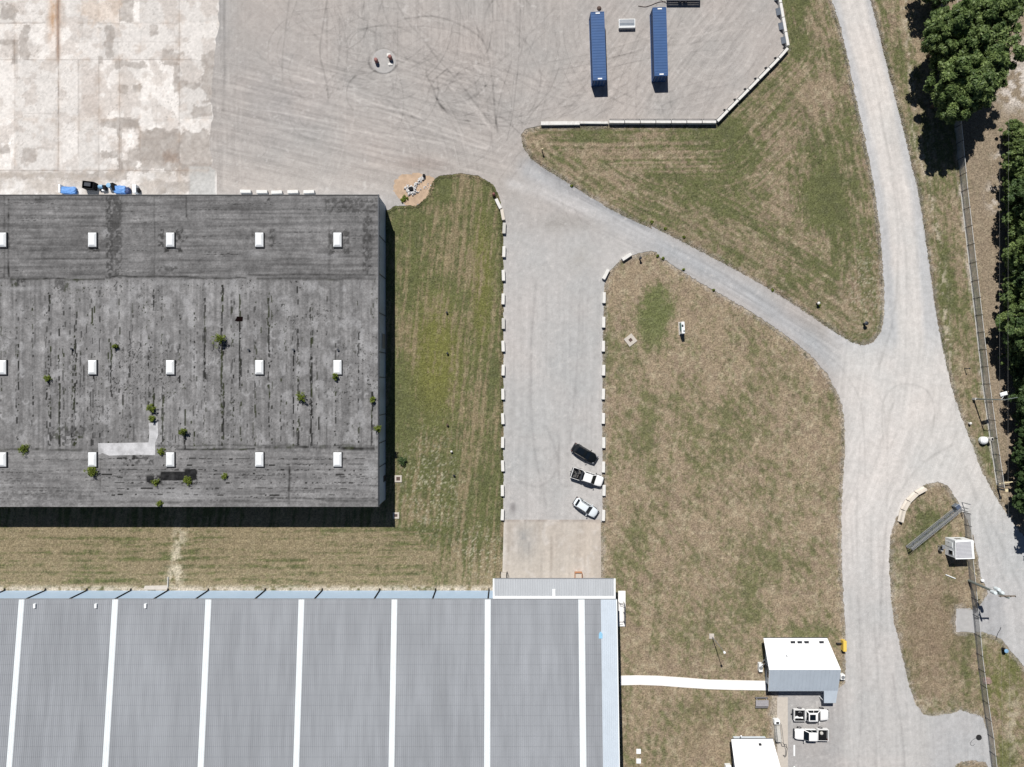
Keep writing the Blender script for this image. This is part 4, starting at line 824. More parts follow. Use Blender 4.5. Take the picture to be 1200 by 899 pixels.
# porch roof
a, b, c_, d = [V(*p, z) - oo for p, z in (((965.7, 808), 3.02), ((982, 808), 3.02), ((979.5, 824), 2.25), ((965.7, 824), 2.25))]
mb = MB(); mb.add([tuple(v) for v in [a - Vector((0, 0, .1)), b - Vector((0, 0, .1)), c_ - Vector((0, 0, .1)), d - Vector((0, 0, .1)), a, b, c_, d]], [(0, 1, 2, 3), (7, 6, 5, 4), (4, 5, 1, 0), (5, 6, 2, 1), (6, 7, 3, 2), (7, 4, 0, 3)]); mb.build('porch_roof', M['roof_white_shaded'], of)
for q_ in (c_, d):
    mb = MB(); mb.tube([(q_.x * 1 + (-.15 if q_ is c_ else .15), q_.y + .2, -.1), (q_.x + (-.15 if q_ is c_ else .15), q_.y + .2, 2.2)], .07, 8); mb.build('porch_post', M['trim'], of)
def on_north(px, py):     # point on the north slope of the office
    z = 2.7 + (py - 748) / 37 * 2.6; return V(px, py, z) - oo
for px, w in ((929, .8), (937, .8), (945, .8), (962.5, .8)):
    p = on_north(px, 752.6); mb = MB(); mb.box((p.x, p.y, p.z + .06), (w, .42, .12), mtx=None); mb.build('roof_vent', M['dark_steel'], of)
p = on_north(921.5, 768); mb = MB(); mb.tube([(p.x, p.y, p.z - .1), (p.x, p.y, p.z + .4)], .08, 8); mb.build('vent_pipe', M['grey_steel'], of)
mb = MB(); mb.box((OP[0].x + .02, (OP[0].y + OP[3].y) / 2, 0), (.01, .01, .01))
for a, b, nm in ((OP[0], OP[1], 'gutter'), (OP[0], OP[3], 'verge_trim'), (OP[3], OP[5], 'verge_trim')):
    mb = MB(); off = Vector((0, .07, -.06)) if nm == 'gutter' else Vector((-.05, 0, -.05)); mb.tube([a + off, b + off], .06, 6); mb.build(nm, M['dark_steel'] if nm == 'gutter' else M['trim'], of)
for y, z, w, h in ((oy1 - 1.6, 1.5, 1.2, 1.0), (oy0 + 1.8, 1.5, 1.2, 1.0)):
    mb = MB(); mb.box((ox0 - .02, y, z), (.06, w, h)); fr = mb.build('window', M['trim'], of); mb = MB(); mb.box((ox0 - .06, y, z), (.03, w - .2, h - .2)); mb.build('pane', M['glass'], fr)
mb = MB(); mb.box((ox0 - .02, (oy0 + oy1) / 2 - 1.2, 1.05), (.07, .95, 2.1)); mb.build('door', M['grey_steel'], of)
mb = MB(); mb.box((OP[2].x - .35, -1.55, 2.1), (1.1, .9, .10)); mb.build('door_canopy', M['dark_steel'], of)
h2, ho, hb2, HP = gable('annex_building', 'white-roofed annex at the bottom edge with a small stair at its corner', 'building',
    (857, 866.5), (905.5, 866), (916, 904), (862, 904), (917, 944), (862, 944), 2.7, 5.0, 2.7, 2.6, M['roof_white'], M['roof_white_shaded'], inset=.4)
p = V(890.5, 872, 3.1) - ho; mb = MB(); mb.box((p.x, p.y, p.z + .1), (.45, .3, .3)); mb.build('roof_vent', M['dark_steel'], h2)
mb = MB(); mb.tube([HP[0] + Vector((0, .07, -.05)), HP[1] + Vector((0, .07, -.05))], .06, 6); mb.build('gutter', M['dark_steel'], h2)
mb = MB(); mb.tube([HP[0] + Vector((-.05, 0, -.05)), HP[3] + Vector((-.05, 0, -.05))], .06, 6); mb.build('verge_trim', M['dark_steel'], h2)
mb = MB(); mb.tube([V(868.5, 862.5, 0) - ho, V(868.5, 862.5, 2.4) - ho], .10, 8); mb.build('flue', M['galv'], h2)

# guard booth
gb = empty('guard_booth', (*V(1124.5, 641)[:2], 0), 0, 'small white guard booth with a ribbed grey roof beside the gate', 'booth'); go = Vector(gb.location)
bx0, bx1 = 507.5 * U, 529 * U; by1 = (449.5 - 629.5) * U; by0 = by1 - 3.1
bx0 -= go.x; bx1 -= go.x; by0 -= go.y; by1 -= go.y
mb = MB(); mb.box(((bx0 + bx1) / 2, (by0 + by1) / 2, 1.35), (bx1 - bx0, by1 - by0, 2.9)); mb.build('wall', mat('white_booth_wall', (.72, .74, .75), .6, var=.04), gb)
r0 = [V(1119.2, 634, 2.9) - go, V(1139.8, 632.6, 2.9) - go, V(1142.2, 655, 2.9) - go, V(1119.8, 655.5, 2.9) - go]
mb = MB(); mb.prism([tuple(p[:2]) for p in r0], 2.78, 2.95); rb = mb.build('roof', M['trim'], gb, bevel=.015)
mb = MB(); 
for i in range(12):
    t0, t1 = (i + .12) / 12, (i + .88) / 12
    A = [r0[0].lerp(r0[3], t0 * .86 + .07), r0[1].lerp(r0[2], t0 * .86 + .07), r0[1].lerp(r0[2], t1 * .86 + .07), r0[0].lerp(r0[3], t1 * .86 + .07)]
    A = [A[0].lerp(A[1], .02), A[0].lerp(A[1], .88), A[3].lerp(A[2], .88), A[3].lerp(A[2], .02)]
    mb.prism([tuple(p[:2]) for p in A], 2.953, 2.985)
mb.build('roof_rib', mat('lilac_grey_sheet', (.36, .36, .385), .5, var=.08), rb)
mb = MB(); mb.box((bx0 - .02, by0 + .75, 1.75), (.07, .8, 1.1)); w_ = mb.build('window', M['trim'], gb); mb = MB(); mb.box((bx0 - .06, by0 + .75, 1.75), (.03, .7, 1.0)); mb.build('pane', M['glass'], w_)
mb = MB(); mb.box((bx0 - .02, by1 - .95, 1.1), (.06, .9, 2.0)); d_ = mb.build('door', M['trim'], gb); mb = MB(); mb.box((bx0 - .065, by1 - .65, 1.1), (.04, .06, .2)); mb.build('handle', M['dark_steel'], d_)
mb = MB(); mb.box(((bx0 + bx1) / 2 - .4, by1 + .02, 1.75), (1.2, .07, .9)); w_ = mb.build('window', M['trim'], gb); mb = MB(); mb.box(((bx0 + bx1) / 2 - .4, by1 + .065, 1.75), (1.1, .03, .8)); mb.build('pane', M['glass'], w_)
# ================================================================== vehicles (x forward)
def wheel(par, x, y, r=.38, w=.26):
    s = 1 if y > 0 else -1
    T = Matrix.Translation((x, y, r)) @ Matrix.Rotation(R(90), 4, 'X')
    mb = MB(); mb.lathe([(r * .62, -w / 2), (r * .93, -w / 2), (r, -w * .32), (r, w * .32), (r * .93, w / 2), (r * .62, w / 2)], 20, T); k = mb.build('wheel', M['tyre'], par, smooth=False)
    mb = MB(); mb.lathe([(r * .6, -w * .5 - .004), (r * .55, -w * .44), (.06, -w * .40)], 14, T); mb.lathe([(.06, w * .40), (r * .55, w * .44), (r * .6, w * .5 + .004)], 14, T); mb.build('rim', M['rim'], k)
def hull(stations, name, m, par, sub=2):
    """stations: (x, half width, bottom z, shoulder z, centre top z)"""
    ring = []
    for x, w, zb, zs_, zt in stations:
        h = zs_ - zb
        half = [(0, zb), (w * .80, zb), (w * .97, zb + h * .25), (w, zb + h * .62), (w * .96, zs_ - .03), (w * .84, zs_ + (zt - zs_) * .55), (w * .4, zt), (0, zt)]
        pts = half + [(-y, z) for y, z in half[-2:0:-1]]
        ring.append([(x, y, z) for y, z in pts])
    n = len(ring[0]); mb = MB(); mb.v = [p for r_ in ring for p in r_]
    mb.f = [(i * n + k, i * n + (k + 1) % n, (i + 1) * n + (k + 1) % n, (i + 1) * n + k) for i in range(len(ring) - 1) for k in range(n)]
    mb.f += [tuple(range(n - 1, -1, -1)), tuple((len(ring) - 1) * n + k for k in range(n))]
    return mb.build(name, m, par, smooth=True, sub=sub)
def cabin(par, m, xr, xf, xr2, xf2, wb, wt, zb, zt, name='cabin', rear=True, split=None):
    P = [Vector(p) for p in [(xr, -wb, zb), (xf, -wb, zb), (xf, wb, zb), (xr, wb, zb), (xr2, -wt, zt), (xf2, -wt, zt), (xf2, wt, zt), (xr2, wt, zt)]]
    mb = MB(); mb.add([tuple(p) for p in P], [(3, 2, 1, 0), (4, 5, 6, 7), (0, 1, 5, 4), (1, 2, 6, 5), (2, 3, 7, 6), (3, 0, 4, 7)])
    # slightly crowned top
    o = mb.build(name, m, par, bevel=.09, seg=3, smooth=True)
    def pane(nm, a, b, c_, d, u0, u1, v0, v1):
        q = [a.lerp(b, u).lerp(d.lerp(c_, u), v) for u, v in ((u0, v0), (u1, v0), (u1, v1), (u0, v1))]
        nrm = (q[1] - q[0]).cross(q[3] - q[0]).normalized()
        mb = MB(); vs_ = [p + nrm * .004 for p in q] + [p + nrm * .022 for p in q]
        mb.add([tuple(p) for p in vs_], [(3, 2, 1, 0), (4, 5, 6, 7), (0, 1, 5, 4), (1, 2, 6, 5), (2, 3, 7, 6), (3, 0, 4, 7)]); return mb.build(nm, M['glass'], par)
    pane('windshield', P[1], P[2], P[6], P[5], .05, .95, .10, .93)
    if rear: pane('rear_window', P[3], P[0], P[4], P[7], .07, .93, .25, .92)
    for a, b, c_, d in ((P[0], P[1], P[5], P[4]), (P[2], P[3], P[7], P[6])):
        fw = a is P[0]
        cuts = split or [(.08, .50), (.54, .93)]
        for u0, u1 in cuts:
            if not fw: u0, u1 = 1 - u1, 1 - u0
            pane('side_window', a, b, c_, d, u0, u1, .12, .88)
    return o
def fittings(par, L, W, zl, zm, xm, m, tz=None, lw=.36):
    for s in (-1, 1):
        mb = MB(); mb.box((L / 2 - .30, s * (W / 2 - .30), zl), (.30, lw * .8, .12), -s * .35); mb.build('headlight', M['clear_lamp'], par, bevel=.03)
        mb = MB(); mb.box((-L / 2 + .14, s * (W / 2 - .19), (tz or zl + .1) - .08), (.16, .16, .28)); mb.build('taillight', M['red_lamp'], par, bevel=.02)
        mb = MB(); mb.box((xm, s * (W / 2 + .13), zm), (.14, .26, .18)); mb.build('mirror', m, par, bevel=.03)
    for x in (L / 2 - .02, -L / 2 + .02):
        mb = MB(); mb.box((x, 0, .52), (.14, W * .86, .2)); mb.build('bumper', M['dark_steel'], par, bevel=.04)
def pickup(name, loc, yaw, L, W, label, load, group=None, roofpanel=False):
    e = empty(name, (loc[0], loc[1], .03), yaw, label, 'pickup truck', group); h = L / 2
    pm = M['white_paint']; bl = L * .33; cabr = -h + bl + .06; cabf = cabr + L * .33
    hull([(-h + bl, W / 2 * .985, .42, 1.12, 1.14), (cabr + .5, W / 2, .40, 1.14, 1.16), (cabf - .3, W / 2, .40, 1.14, 1.17), (cabf + .35, W / 2 * .985, .40, 1.10, 1.20), (h - .6, W / 2 * .96, .40, 1.04, 1.15), (h - .2, W / 2 * .89, .42, .98, 1.08), (h - .03, W / 2 * .74, .5, .88, .96)], 'body', pm, e)
    cabin(e, pm, cabr, cabf + .55, cabr + .22, cabf - .30, W / 2 * .93, W / 2 * .74, 1.10, 1.86)
    # bed
    mb = MB(); t = .075; x0, x1 = -h + .05, -h + bl - .02
    for s in (-1, 1): mb.box(((x0 + x1) / 2, s * (W / 2 - t / 2 - .01), .80), (x1 - x0, t, .76))
    mb.box((x1 - .05, 0, .80), (.1, W - 2 * t - .03, .76)); bd = mb.build('bed_side', pm, e, bevel=.025)
    mb = MB(); mb.box((x0 + .05, 0, .82), (.09, W - 2 * t - .03, .70)); mb.build('tailgate', pm, e, bevel=.02)
    mb = MB(); mb.box(((x0 + x1) / 2, 0, .56), (x1 - x0 - .2, W - 2 * t - .03, .1))
    for s in (-1, 1):
        mb.box(((x0 + x1) / 2, s * (W / 2 - t - .03), .86), (x1 - x0 - .22, .03, .6)); mb.box((x0 + .85, s * (W / 2 - t - .16), .72), (1.0, .22, .3))
    mb.build('bed_liner', M['bed'], e)
    xb = (x0 + x1) / 2
    if load == 'rack':
        mb = MB()
        for x in (x0 + .3, xb, x1 - .15):
            mb.tube([(x, -W / 2 + .1, 1.2), (x, -W / 2 + .2, 1.3), (x, W / 2 - .2, 1.3), (x, W / 2 - .1, 1.2)], .035, 6)
        mb.box((x1 - .12, 0, 1.32), (.3, W * .86, .25)); mb.build('bed_rack', M['dark_steel'], e)
        mb = MB(); r3 = random.Random(3)
        for k in range(16): mb.box((r3.uniform(x0 + .3, x1 - .5), r3.uniform(-.65, .65), r3.uniform(.75, 1.0)), (r3.uniform(.2, .7), r3.uniform(.06, .3), r3.uniform(.06, .25)), r3.uniform(0, 3))
        mb.build('load', mat('mixed_dark_load', (.06, .06, .06), .7, var=.6, scale=3, dirt=.6, dirtcol=(.25, .23, .2)), e)
    elif load == 'sheet':
        mb = MB(); mb.prism([(x0 + .25, -.78), (x0 + 1.75, -.74), (x0 + 1.7, -.45), (x0 + 1.1, -.52), (x0 + .7, -.28), (x0 + .3, -.45)], .62, .74); mb.build('load', M['trim'], e)
        mb = MB(); mb.tube([(x0 + .9, .4, .72), (x0 + 1.2, .5, .76), (x0 + 1.5, .3, .72)], .06, 6); mb.build('load', M['galv'], e)
    elif load == 'spot':
        mb = MB(); mb.lathe([(.30, .62), (.32, .7), (.25, .82), (.1, .86)], 14, Matrix.Translation((xb + .1, -.15, 0))); mb.build('load', M['block_grey'], e)
        mb = MB(); mb.box((x1 - .2, 0, .98), (.36, W - .3, .36)); mb.build('tool_box', M['bed'], e, bevel=.03)
    if roofpanel:
        mb = MB(); mb.box(((cabr + cabf) / 2 - .15, 0, 1.865), (1.05, W * .50, .02)); mb.build('sunroof', M['glass'], e)
    for x in (-h + L * .20, h - L * .17):
        for s in (-1, 1): wheel(e, x, s * (W / 2 - .12), .40, .27)
    fittings(e, L, W, .86, 1.25, cabf + .28, pm if load != 'rack' else M['black'], .95)
    mb = MB(); mb.box((h - .02, 0, .84), (.06, W * .5, .26)); mb.build('grille', M['dark_steel'], e, bevel=.01)
    mb = MB(); mb.box((-h - .12, 0, .5), (.3, .12, .1)); mb.build('tow_hitch', M['black'], e)
    return e
def suv(name, loc, yaw, L, W, label, pm, cat, rails=False):
    e = empty(name, (loc[0], loc[1], .03), yaw, label, cat); h = L / 2
    hull([(-h + .02, W / 2 * .58, .55, .88, .94), (-h + .20, W / 2 * .84, .42, .98, 1.04), (-h + .6, W / 2 * .96, .34, 1.02, 1.06), (-h * .2, W / 2, .32, 1.02, 1.05), (h * .32, W / 2, .32, 1.0, 1.06), (h - .75, W / 2 * .95, .34, .92, 1.02), (h - .35, W / 2 * .84, .38, .84, .93), (h - .03, W / 2 * .50, .48, .74, .80)], 'body', pm, e)
    cabin(e, pm, -h + .25, h * .44, -h + .75, h * .08, W / 2 * .90, W / 2 * .70, .98, 1.62, split=[(.10, .34), (.37, .62), (.65, .92)])
    for s in (-1, 1):
        if rails:
            mb = MB(); mb.tube([(-h + .9, s * W * .33, 1.66), (-h + 1.0, s * W * .33, 1.71), (h * .02, s * W * .33, 1.71), (h * .06, s * W * .33, 1.66)], .025, 6); mb.build('roof_rail', M['dark_steel'], e)
    if not rails:
        mb = MB(); mb.box((-h * .38, 0, 1.625), (1.3, W * .48, .02)); mb.build('sunroof', M['glass'], e)
    for x in (-h + L * .20, h - L * .19):
        for s in (-1, 1): wheel(e, x, s * (W / 2 - .11), .35, .23)
    fittings(e, L, W, .76, 1.08, h * .30, pm, .9, .3)
    mb = MB(); mb.box((h - .05, 0, .66), (.08, W * .45, .16)); mb.build('grille', M['dark_steel'], e, bevel=.01)
    mb = MB(); mb.tube([(-h + .8, .0, 1.62), (-h + .68, 0, 1.78)], .012, 4); mb.build('antenna', M['black'], e)
    return e
def at(px, py, z=0): return G(px, py, z)[:2]
suv('black_suv', at(684.6, 531), R(-31), 4.85, 1.92, 'black car parked at an angle, north of the white pickup in the driveway', M['black_paint'], 'car')
pickup('white_pickup', at(687.6, 558.5), R(-18), 5.95, 2.02, 'white pickup with gear in its dark bed, between a black car and a pale car', 'rack', 'white pickup trucks')
suv('pale_hatchback', at(686, 594), R(-33), 4.75, 1.88, 'pale silver car with roof rails, parked beside the concrete ramp', M['silver_paint'], 'car', True)
pickup('white_pickup', at(948, 835), R(0), 6.35, 2.05, 'white pickup with a dark roof panel and its bed to the west, nearer the office', 'sheet', 'white pickup trucks', True)
pickup('white_pickup', at(948.2, 857.7), R(179), 6.1, 2.03, 'white pickup with its hood to the west, nearer the annex', 'spot', 'white pickup trucks')

# ================================================================== containers and yard things
def container(px, py, rz, label):
    L, W, Hh = 12.2, 2.44, 2.62; x, y = V(px, py, 2.6)[:2]
    e = empty('shipping_container', (x, y, .02), rz, label, 'container', 'blue shipping containers in the yard')
    def corr(L_, n, d):      # corrugation profile along a length
        p = []
        for i in range(n):
            a = -L_ / 2 + i * L_ / n; w = L_ / n
            p += [(a, 0), (a + w * .3, 0), (a + w * .45, d), (a + w * .8, d), (a + w * .95, 0)]
        return p + [(L_ / 2, 0)]
    c_ = corr(L - .3, 40, .036)
    for s in (-1, 1):
        mb = MB(); n = len(c_); mb.add([(s * (W / 2 - .05 + 0 * d + d - .036), yy, z) for z in (.16, Hh - .1) for yy, d in c_], [(i, i + 1, i + 1 + n, i + n) if s > 0 else (i + n, i + 1 + n, i + 1, i) for i in range(n - 1)]); mb.build('side_panel', M['container'], e)
    r_ = corr(L - .3, 24, .02); n = len(r_)
    mb = MB(); mb.add([(x_, yy, Hh - .045 + d) for x_ in (-W / 2 + .06, W / 2 - .06) for yy, d in r_], [(i + n, i + 1 + n, i + 1, i) for i in range(n - 1)]); mb.build('roof', M['container'], e)
    mb = MB()
    for sx in (-1, 1):
        for z in (.1, Hh - .06): mb.box((sx * (W / 2 - .05), 0, z), (.1, L - .36, .12))
    for sy in (-1, 1):
        for z in (.1, Hh - .06): mb.box((0, sy * (L / 2 - .06), z), (W - .36, .12, .12))
        for sx in (-1, 1): mb.box((sx * (W / 2 - .07), sy * (L / 2 - .07), Hh / 2), (.12, .12, Hh - .36))
    mb.box((0, 0, .14), (W - .22, L - .26, .06)); mb.build('frame', M['container'], e)
    mb = MB()
    for sx in (-1, 1):
        for sy in (-1, 1):
            for z in (.09, Hh - .09): mb.box((sx * (W / 2 - .09), sy * (L / 2 - .09), z), (.18, .18, .18))
    mb.build('corner_casting', M['container'], e, bevel=.01)
    n = 6; e_ = corr(W - .3, 8, .03); n = len(e_)
    mb = MB(); mb.add([(xx, L / 2 - .08 + d, z) for z in (.16, Hh - .12) for xx, d in e_], [(i + n, i + 1 + n, i + 1, i) for i in range(n - 1)]); mb.build('end_panel', M['container'], e)
    for s in (-1, 1):
        mb = MB(); mb.box((s * .57, -L / 2 + .07, Hh / 2), (1.10, .06, Hh - .3)); dr = mb.build('door', M['container'], e, bevel=.01)
        mb = MB()
        for x_ in (.28, .85): mb.tube([(s * x_, -L / 2 + .01, .2), (s * x_, -L / 2 + .01, Hh - .2)], .022, 6)
        mb.build('lock_rod', M['galv'], dr)
    for s in (-1, 1):
        mb = MB(); mb.box((.05, s * (L / 2 - .28), Hh + .012), (.75, .22, .02)); mb.build('placard', M['label'], e)
container(701.4, 54, R(2.0), 'blue shipping container, the western of the two, left of the slatted rack')
container(773.8, 48.8, R(1.6), 'blue shipping container right of the slatted rack, the eastern of the two')
# slatted rack
x, y = at(734, 29); e = empty('slatted_rack', (x, y, .02), R(1), 'low white-framed slatted rack on the gravel between the blue containers', 'rack')
mb = MB()
for s in (-1, 1): mb.box((0, s * .62, .62), (2.95, .1, .14)); mb.box((s * 1.42, 0, .62), (.1, 1.14, .14))
for sx in (-1, 1):
    for sy in (-1, 1): mb.box((sx * 1.40, sy * .60, .27), (.1, .1, .54))
mb.build('frame', M['trim'], e)
mb = MB()
for k in range(5): mb.box((0, -.42 + k * .21, .60), (2.7, .12, .06))
mb.build('slat', M['grey_steel'], e)
mb = MB(); mb.box((0, -.78, .40), (2.95, .16, .5)); mb.build('side_board', M['trim'], e)
# flatbed trailer
x, y = at(799.5, -3.5); e = empty('flatbed_trailer', (x, y, .02), 0, 'dark flatbed trailer cut off by the top edge of the yard', 'trailer')
mb = MB(); 
for s in (-1, 1): mb.box((0, s * 1.15, .85), (6.0, .16, .25)); mb.box((s * 2.95, 0, .85), (.16, 2.14, .25))
mb.box((.0, 0, .85), (.14, 2.1, .2)); mb.build('frame', M['dark_steel'], e)
mb = MB()
for k in range(6): mb.box((0, -.92 + k * .37, .93), (5.7, .30, .05))
mb.build('deck', M['grey_wood'], e)
for sx in (-.5, .5):
    for s in (-1, 1): wheel(e, sx, s * 1.0, .36, .24)
mb = MB(); mb.tube([(-3, .6, .8), (-4.2, 0, .7), (-3, -.6, .8)], .06, 6); mb.build('drawbar', M['dark_steel'], e)
mb = MB(); P = smooth_line([(748, 7), (756, 8), (763, 6), (772, 2.5), (780, 2)]); mb.tube([V(a, b, .06) for a, b in P], .05, 6); tag(mb.build('cable', M['rust']), 'thin dark cable lying on the gravel beside the flatbed trailer', 'cable')
mb = MB(); mb.lathe([(.35, 0), (.42, .08), (.30, .22), (.12, .28)], 10, Matrix.Translation(V(702, 10, .02))); tag(mb.build('soil_heap', M['rust']), 'small brown heap of soil north of the western blue container', 'heap')

# yard edge: row of jersey barriers with a rail
def barrier_mesh(L, w=.60, h=.82):
    p = [(-w / 2, 0), (-w / 2, .12), (-w * .28, .36), (-w * .20, h), (w * .20, h), (w * .28, .36), (w / 2, .12), (w / 2, 0)]
    mb = MB(); n = len(p); mb.add([(x, y, z) for x in (-L / 2, L / 2) for y, z in p], [tuple(range(n)), tuple(range(2 * n - 1, n - 1, -1))] + [(i + n, (i + 1) % n + n, (i + 1) % n, i) for i in range(n)]); return mb
def block_mesh(L, w, h): mb = MB(); mb.box((0, 0, h / 2), (L, w, h)); return mb
def place(name, mb, m, p0, p1, label, cat, group, bevel=.03, z=.015):
    """one block centred between two plan points, its length along x"""
    a, b = V(*p0), V(*p1); d = b - a; o = mb.build(name, m, bevel=bevel)
    o.location = (*((a + b) / 2)[:2], z); o.rotation_euler = (0, 0, math.atan2(d.y, d.x)); return tag(o, label, cat, group)
def joint(par, L, w, h):
    mb = MB(); mb.box((L / 2 + .04, 0, h * .52), (.07, w * .7, h * .98)); mb.build('joint_post', M['dark_steel'], par)
    mb = MB(); mb.box((0, w / 2 + .07, h + .16), (L + .02, .06, .07))
    for x in (-L / 2 + .1, L / 2 - .1): mb.box((x, w / 2 + .07, h * .58 + .04), (.06, .05, h * 1.15))
    mb.build('guard_rail', M['dark_steel'], par)
sx = [713, 731.2, 749.4, 767.5, 785.5, 803.5, 821.5, 838]
for k in range(7):
    L = (sx[k + 1] - sx[k]) * U - .12
    o = place('kerb_barrier', block_mesh(L, .58, .85), M['block'], (sx[k], 144.5), (sx[k + 1], 144.6), f'railed white barrier on the straight south edge of the yard, {ORD[k]} from the west', 'barrier', 'white barriers edging the yard'); joint(o, L, .58, .85)
dg = [(839, 144), (851.5, 131.2), (863.5, 119), (875.6, 106.8), (887.6, 94.5), (899.8, 82), (911, 70.4), (921.5, 58.5)]
for k in range(7):
    a, b = V(*dg[k]), V(*dg[k + 1]); L = (b - a).length - .12
    o = place('kerb_barrier', block_mesh(L, .55, .8), M['block'], dg[k], dg[k + 1], f'white concrete barrier on the slanting south-east edge of the yard, {ORD[k]} from its lower corner', 'barrier', 'white barriers edging the yard')
    mb = MB(); mb.box((L / 2 - .05, .50, .32), (.07, .4, .6), top=(1, .3)); mb.box((L / 2 - .05, .65, .06), (.25, .16, .1)); mb.build('brace', M['dark_steel'], o)
    mb = MB(); mb.box((0, .31, .86), (L, .05, .08)); mb.build('guard_rail', M['dark_steel'], o)
vt = [(921.8, 56), (919, 40), (916, 23), (913, 6), (910.5, -12)]
for k in range(4):
    a, b = V(*vt[k]), V(*vt[k + 1]); L = (b - a).length - .1
    o = place('kerb_barrier', block_mesh(L, .5, .8), M['block'], vt[k], vt[k + 1], f'white barrier on the steep east edge of the yard, {ORD[k]} from the bend', 'barrier', 'white barriers edging the yard')
    mb = MB(); mb.add([(-L * .3, .26, .75), (L * .2, .26, .75), (L * .3, .75, .05), (-L * .2, .75, .05), (-L * .3, .32, .80), (L * .2, .32, .80), (L * .3, .81, .10), (-L * .2, .81, .10)], [(3, 2, 1, 0), (4, 5, 6, 7), (0, 1, 5, 4), (1, 2, 6, 5), (2, 3, 7, 6), (3, 0, 4, 7)])
    mb.build('leaning_plate', M['grey_steel'], o)
o = place('long_block', block_mesh(7.0, .66, .6), M['block'], (634, 146), (679, 145.6), 'long white concrete beam at the west end of the yard edge', 'beam', 'white concrete beams')
o = place('long_block', block_mesh(5.05, .42, .5), M['block'], (679.6, 144.8), (712.4, 145), 'narrower white concrete beam between the long beam and the railed barriers', 'beam', 'white concrete beams')

# concrete blocks lining the driveway
GRP = 'white concrete blocks lining the driveway'
W0 = block_mesh(1.95, .58, .62).build('concrete_block', M['block'], bevel=.035)
wb_ = random.Random(4)
def blk(px, py, ang, label, grp=GRP, m=None, dz=.01):
    global W0
    if W0 is not None: o = W0; W0 = None; blk.me = o.data
    else: o = bpy.data.objects.new('concrete_block', blk.me); COL.objects.link(o)
    if m:
        o.data = o.data.copy(); o.data.materials.clear(); o.data.materials.append(m)
    x, y = V(px, py, .3)[:2]; o.location = (x + wb_.uniform(-.07, .07), y + wb_.uniform(-.1, .1), dz); o.rotation_euler = (R(wb_.uniform(-1, 1)), R(wb_.uniform(-1, 1)), R(ang + wb_.uniform(-2.6, 2.6))); return tag(o, label, 'concrete block', grp)
LB_ = [(584.3, 238.7, -62), (589.2, 252.5, -78), (590.8, 267.5, -91)] + [(590.2 - .1 * i, y, 90) for i, y in enumerate([295.7, 323.2, 350.8, 378.8, 406.4, 433.8, 462.4, 490.8, 518.4, 546.3, 574.4, 603])]
for i, (x, y, a) in enumerate(LB_):
    lab = ['white concrete block tilted at the north tip of the western row beside the driveway', 'cream concrete block, second of the western driveway row, set at a slight turn', 'grey concrete block, third of the western driveway row, close below the turned ones'][i] if i < 3 else f'white concrete block on the west edge of the driveway, {ORD[i]} from the north'
    blk(x, y, a, lab, m=[None, M['block_cream'], M['block_grey']][i] if i < 3 else (M['block_grey'] if i == 6 else None))
RB_ = [(734.2, 301.8, 31), (710.3, 321.5, 63)] + [(707.3, y, 90) for y in [349.3, 377.4, 405.3, 433.4, 461.3, 490.4, 519.2, 547.2, 575, 603.6]]
for i, (x, y, a) in enumerate(RB_):
    blk(x, y, a, 'white concrete block set askew at the tip of the dry field' if i == 0 else f'white concrete block on the east edge of the driveway, {ORD[i]} from the north')
for i, x in enumerate([288.5, 307, 325, 343.7, 362.3]):
    blk(x, 225.3, 0, f'white concrete block against the north wall of the old warehouse, {ORD[i]} from the west', 'white concrete blocks behind the old warehouse')
mb = MB(); mb.lathe([(.28, 0), (.30, .5), (.22, .85), (.08, .95)], 12, Matrix.Translation((0, 0, 0))); o = mb.build('bollard', M['red'], bevel=.0); o.location = V(578.6, 228.5, .01); tag(o, 'stubby faded red bollard beyond the north end of the western block row', 'bollard')
ar = [(1083.2, 572.5), (1072.7, 578.3), (1063.5, 587.2), (1057.5, 597.6), (1054.4, 611.5)]
for k in range(4):
    a, b = V(*ar[k]), V(*ar[k + 1]); L = (b - a).length - .06
    o = place('jersey_barrier', barrier_mesh(L, 1.0, .85), M['block_cream'], ar[k], ar[k + 1], f'cream jersey barrier curving round the tip of the grass island, {ORD[k]} from its east end', 'barrier', 'cream jersey barriers round the island', bevel=.015)
    mb = MB(); mb.box((L / 2 + .01, 0, .4), (.05, .36, .5)); mb.build('joint_pin', M['dark_steel'], o)

# things piled behind the old warehouse
def lumpy(name, c, d, m, label, cat, seed, cuts=3, amp=.12, rz=0, group=None):
    bm = bmesh.new(); bmesh.ops.create_cube(bm, size=1); bmesh.ops.subdivide_edges(bm, edges=bm.edges[:], cuts=cuts, use_grid_fill=True)
    r_ = random.Random(seed)
    for v in bm.verts:
        k = v.co.normalized() * .58; v.co = v.co.lerp(k, .35); v.co.x *= d[0]; v.co.y *= d[1]; v.co.z = (v.co.z + .5) * d[2]
        v.co += Vector((r_.uniform(-1, 1) * d[0], r_.uniform(-1, 1) * d[1], r_.uniform(-.5, 1) * d[2])) * amp * .5
        v.co.z = max(v.co.z, 0)
    me = bpy.data.meshes.new(name); bm.to_mesh(me); bm.free(); me.materials.append(m)
    o = bpy.data.objects.new(name, me); COL.objects.link(o); o.location = (c[0], c[1], .01); o.rotation_euler = (0, 0, rz); return tag(o, label, cat, group)
lumpy('tarp_bundle', at(82.5, 224.2), (2.6, 1.3, .8), M['blue_tarp'], 'blue sheeted bundle behind a white board at the west end of the clutter', 'bundle', 2)
mb = MB(); mb.box((0, 0, .5), (.35, 1.5, 1.0)); o = mb.build('white_board', M['trim'], bevel=.02); o.location = V(73.6, 222.6, .01); tag(o, 'narrow white upright board west of the blue sheeted bundles', 'board')
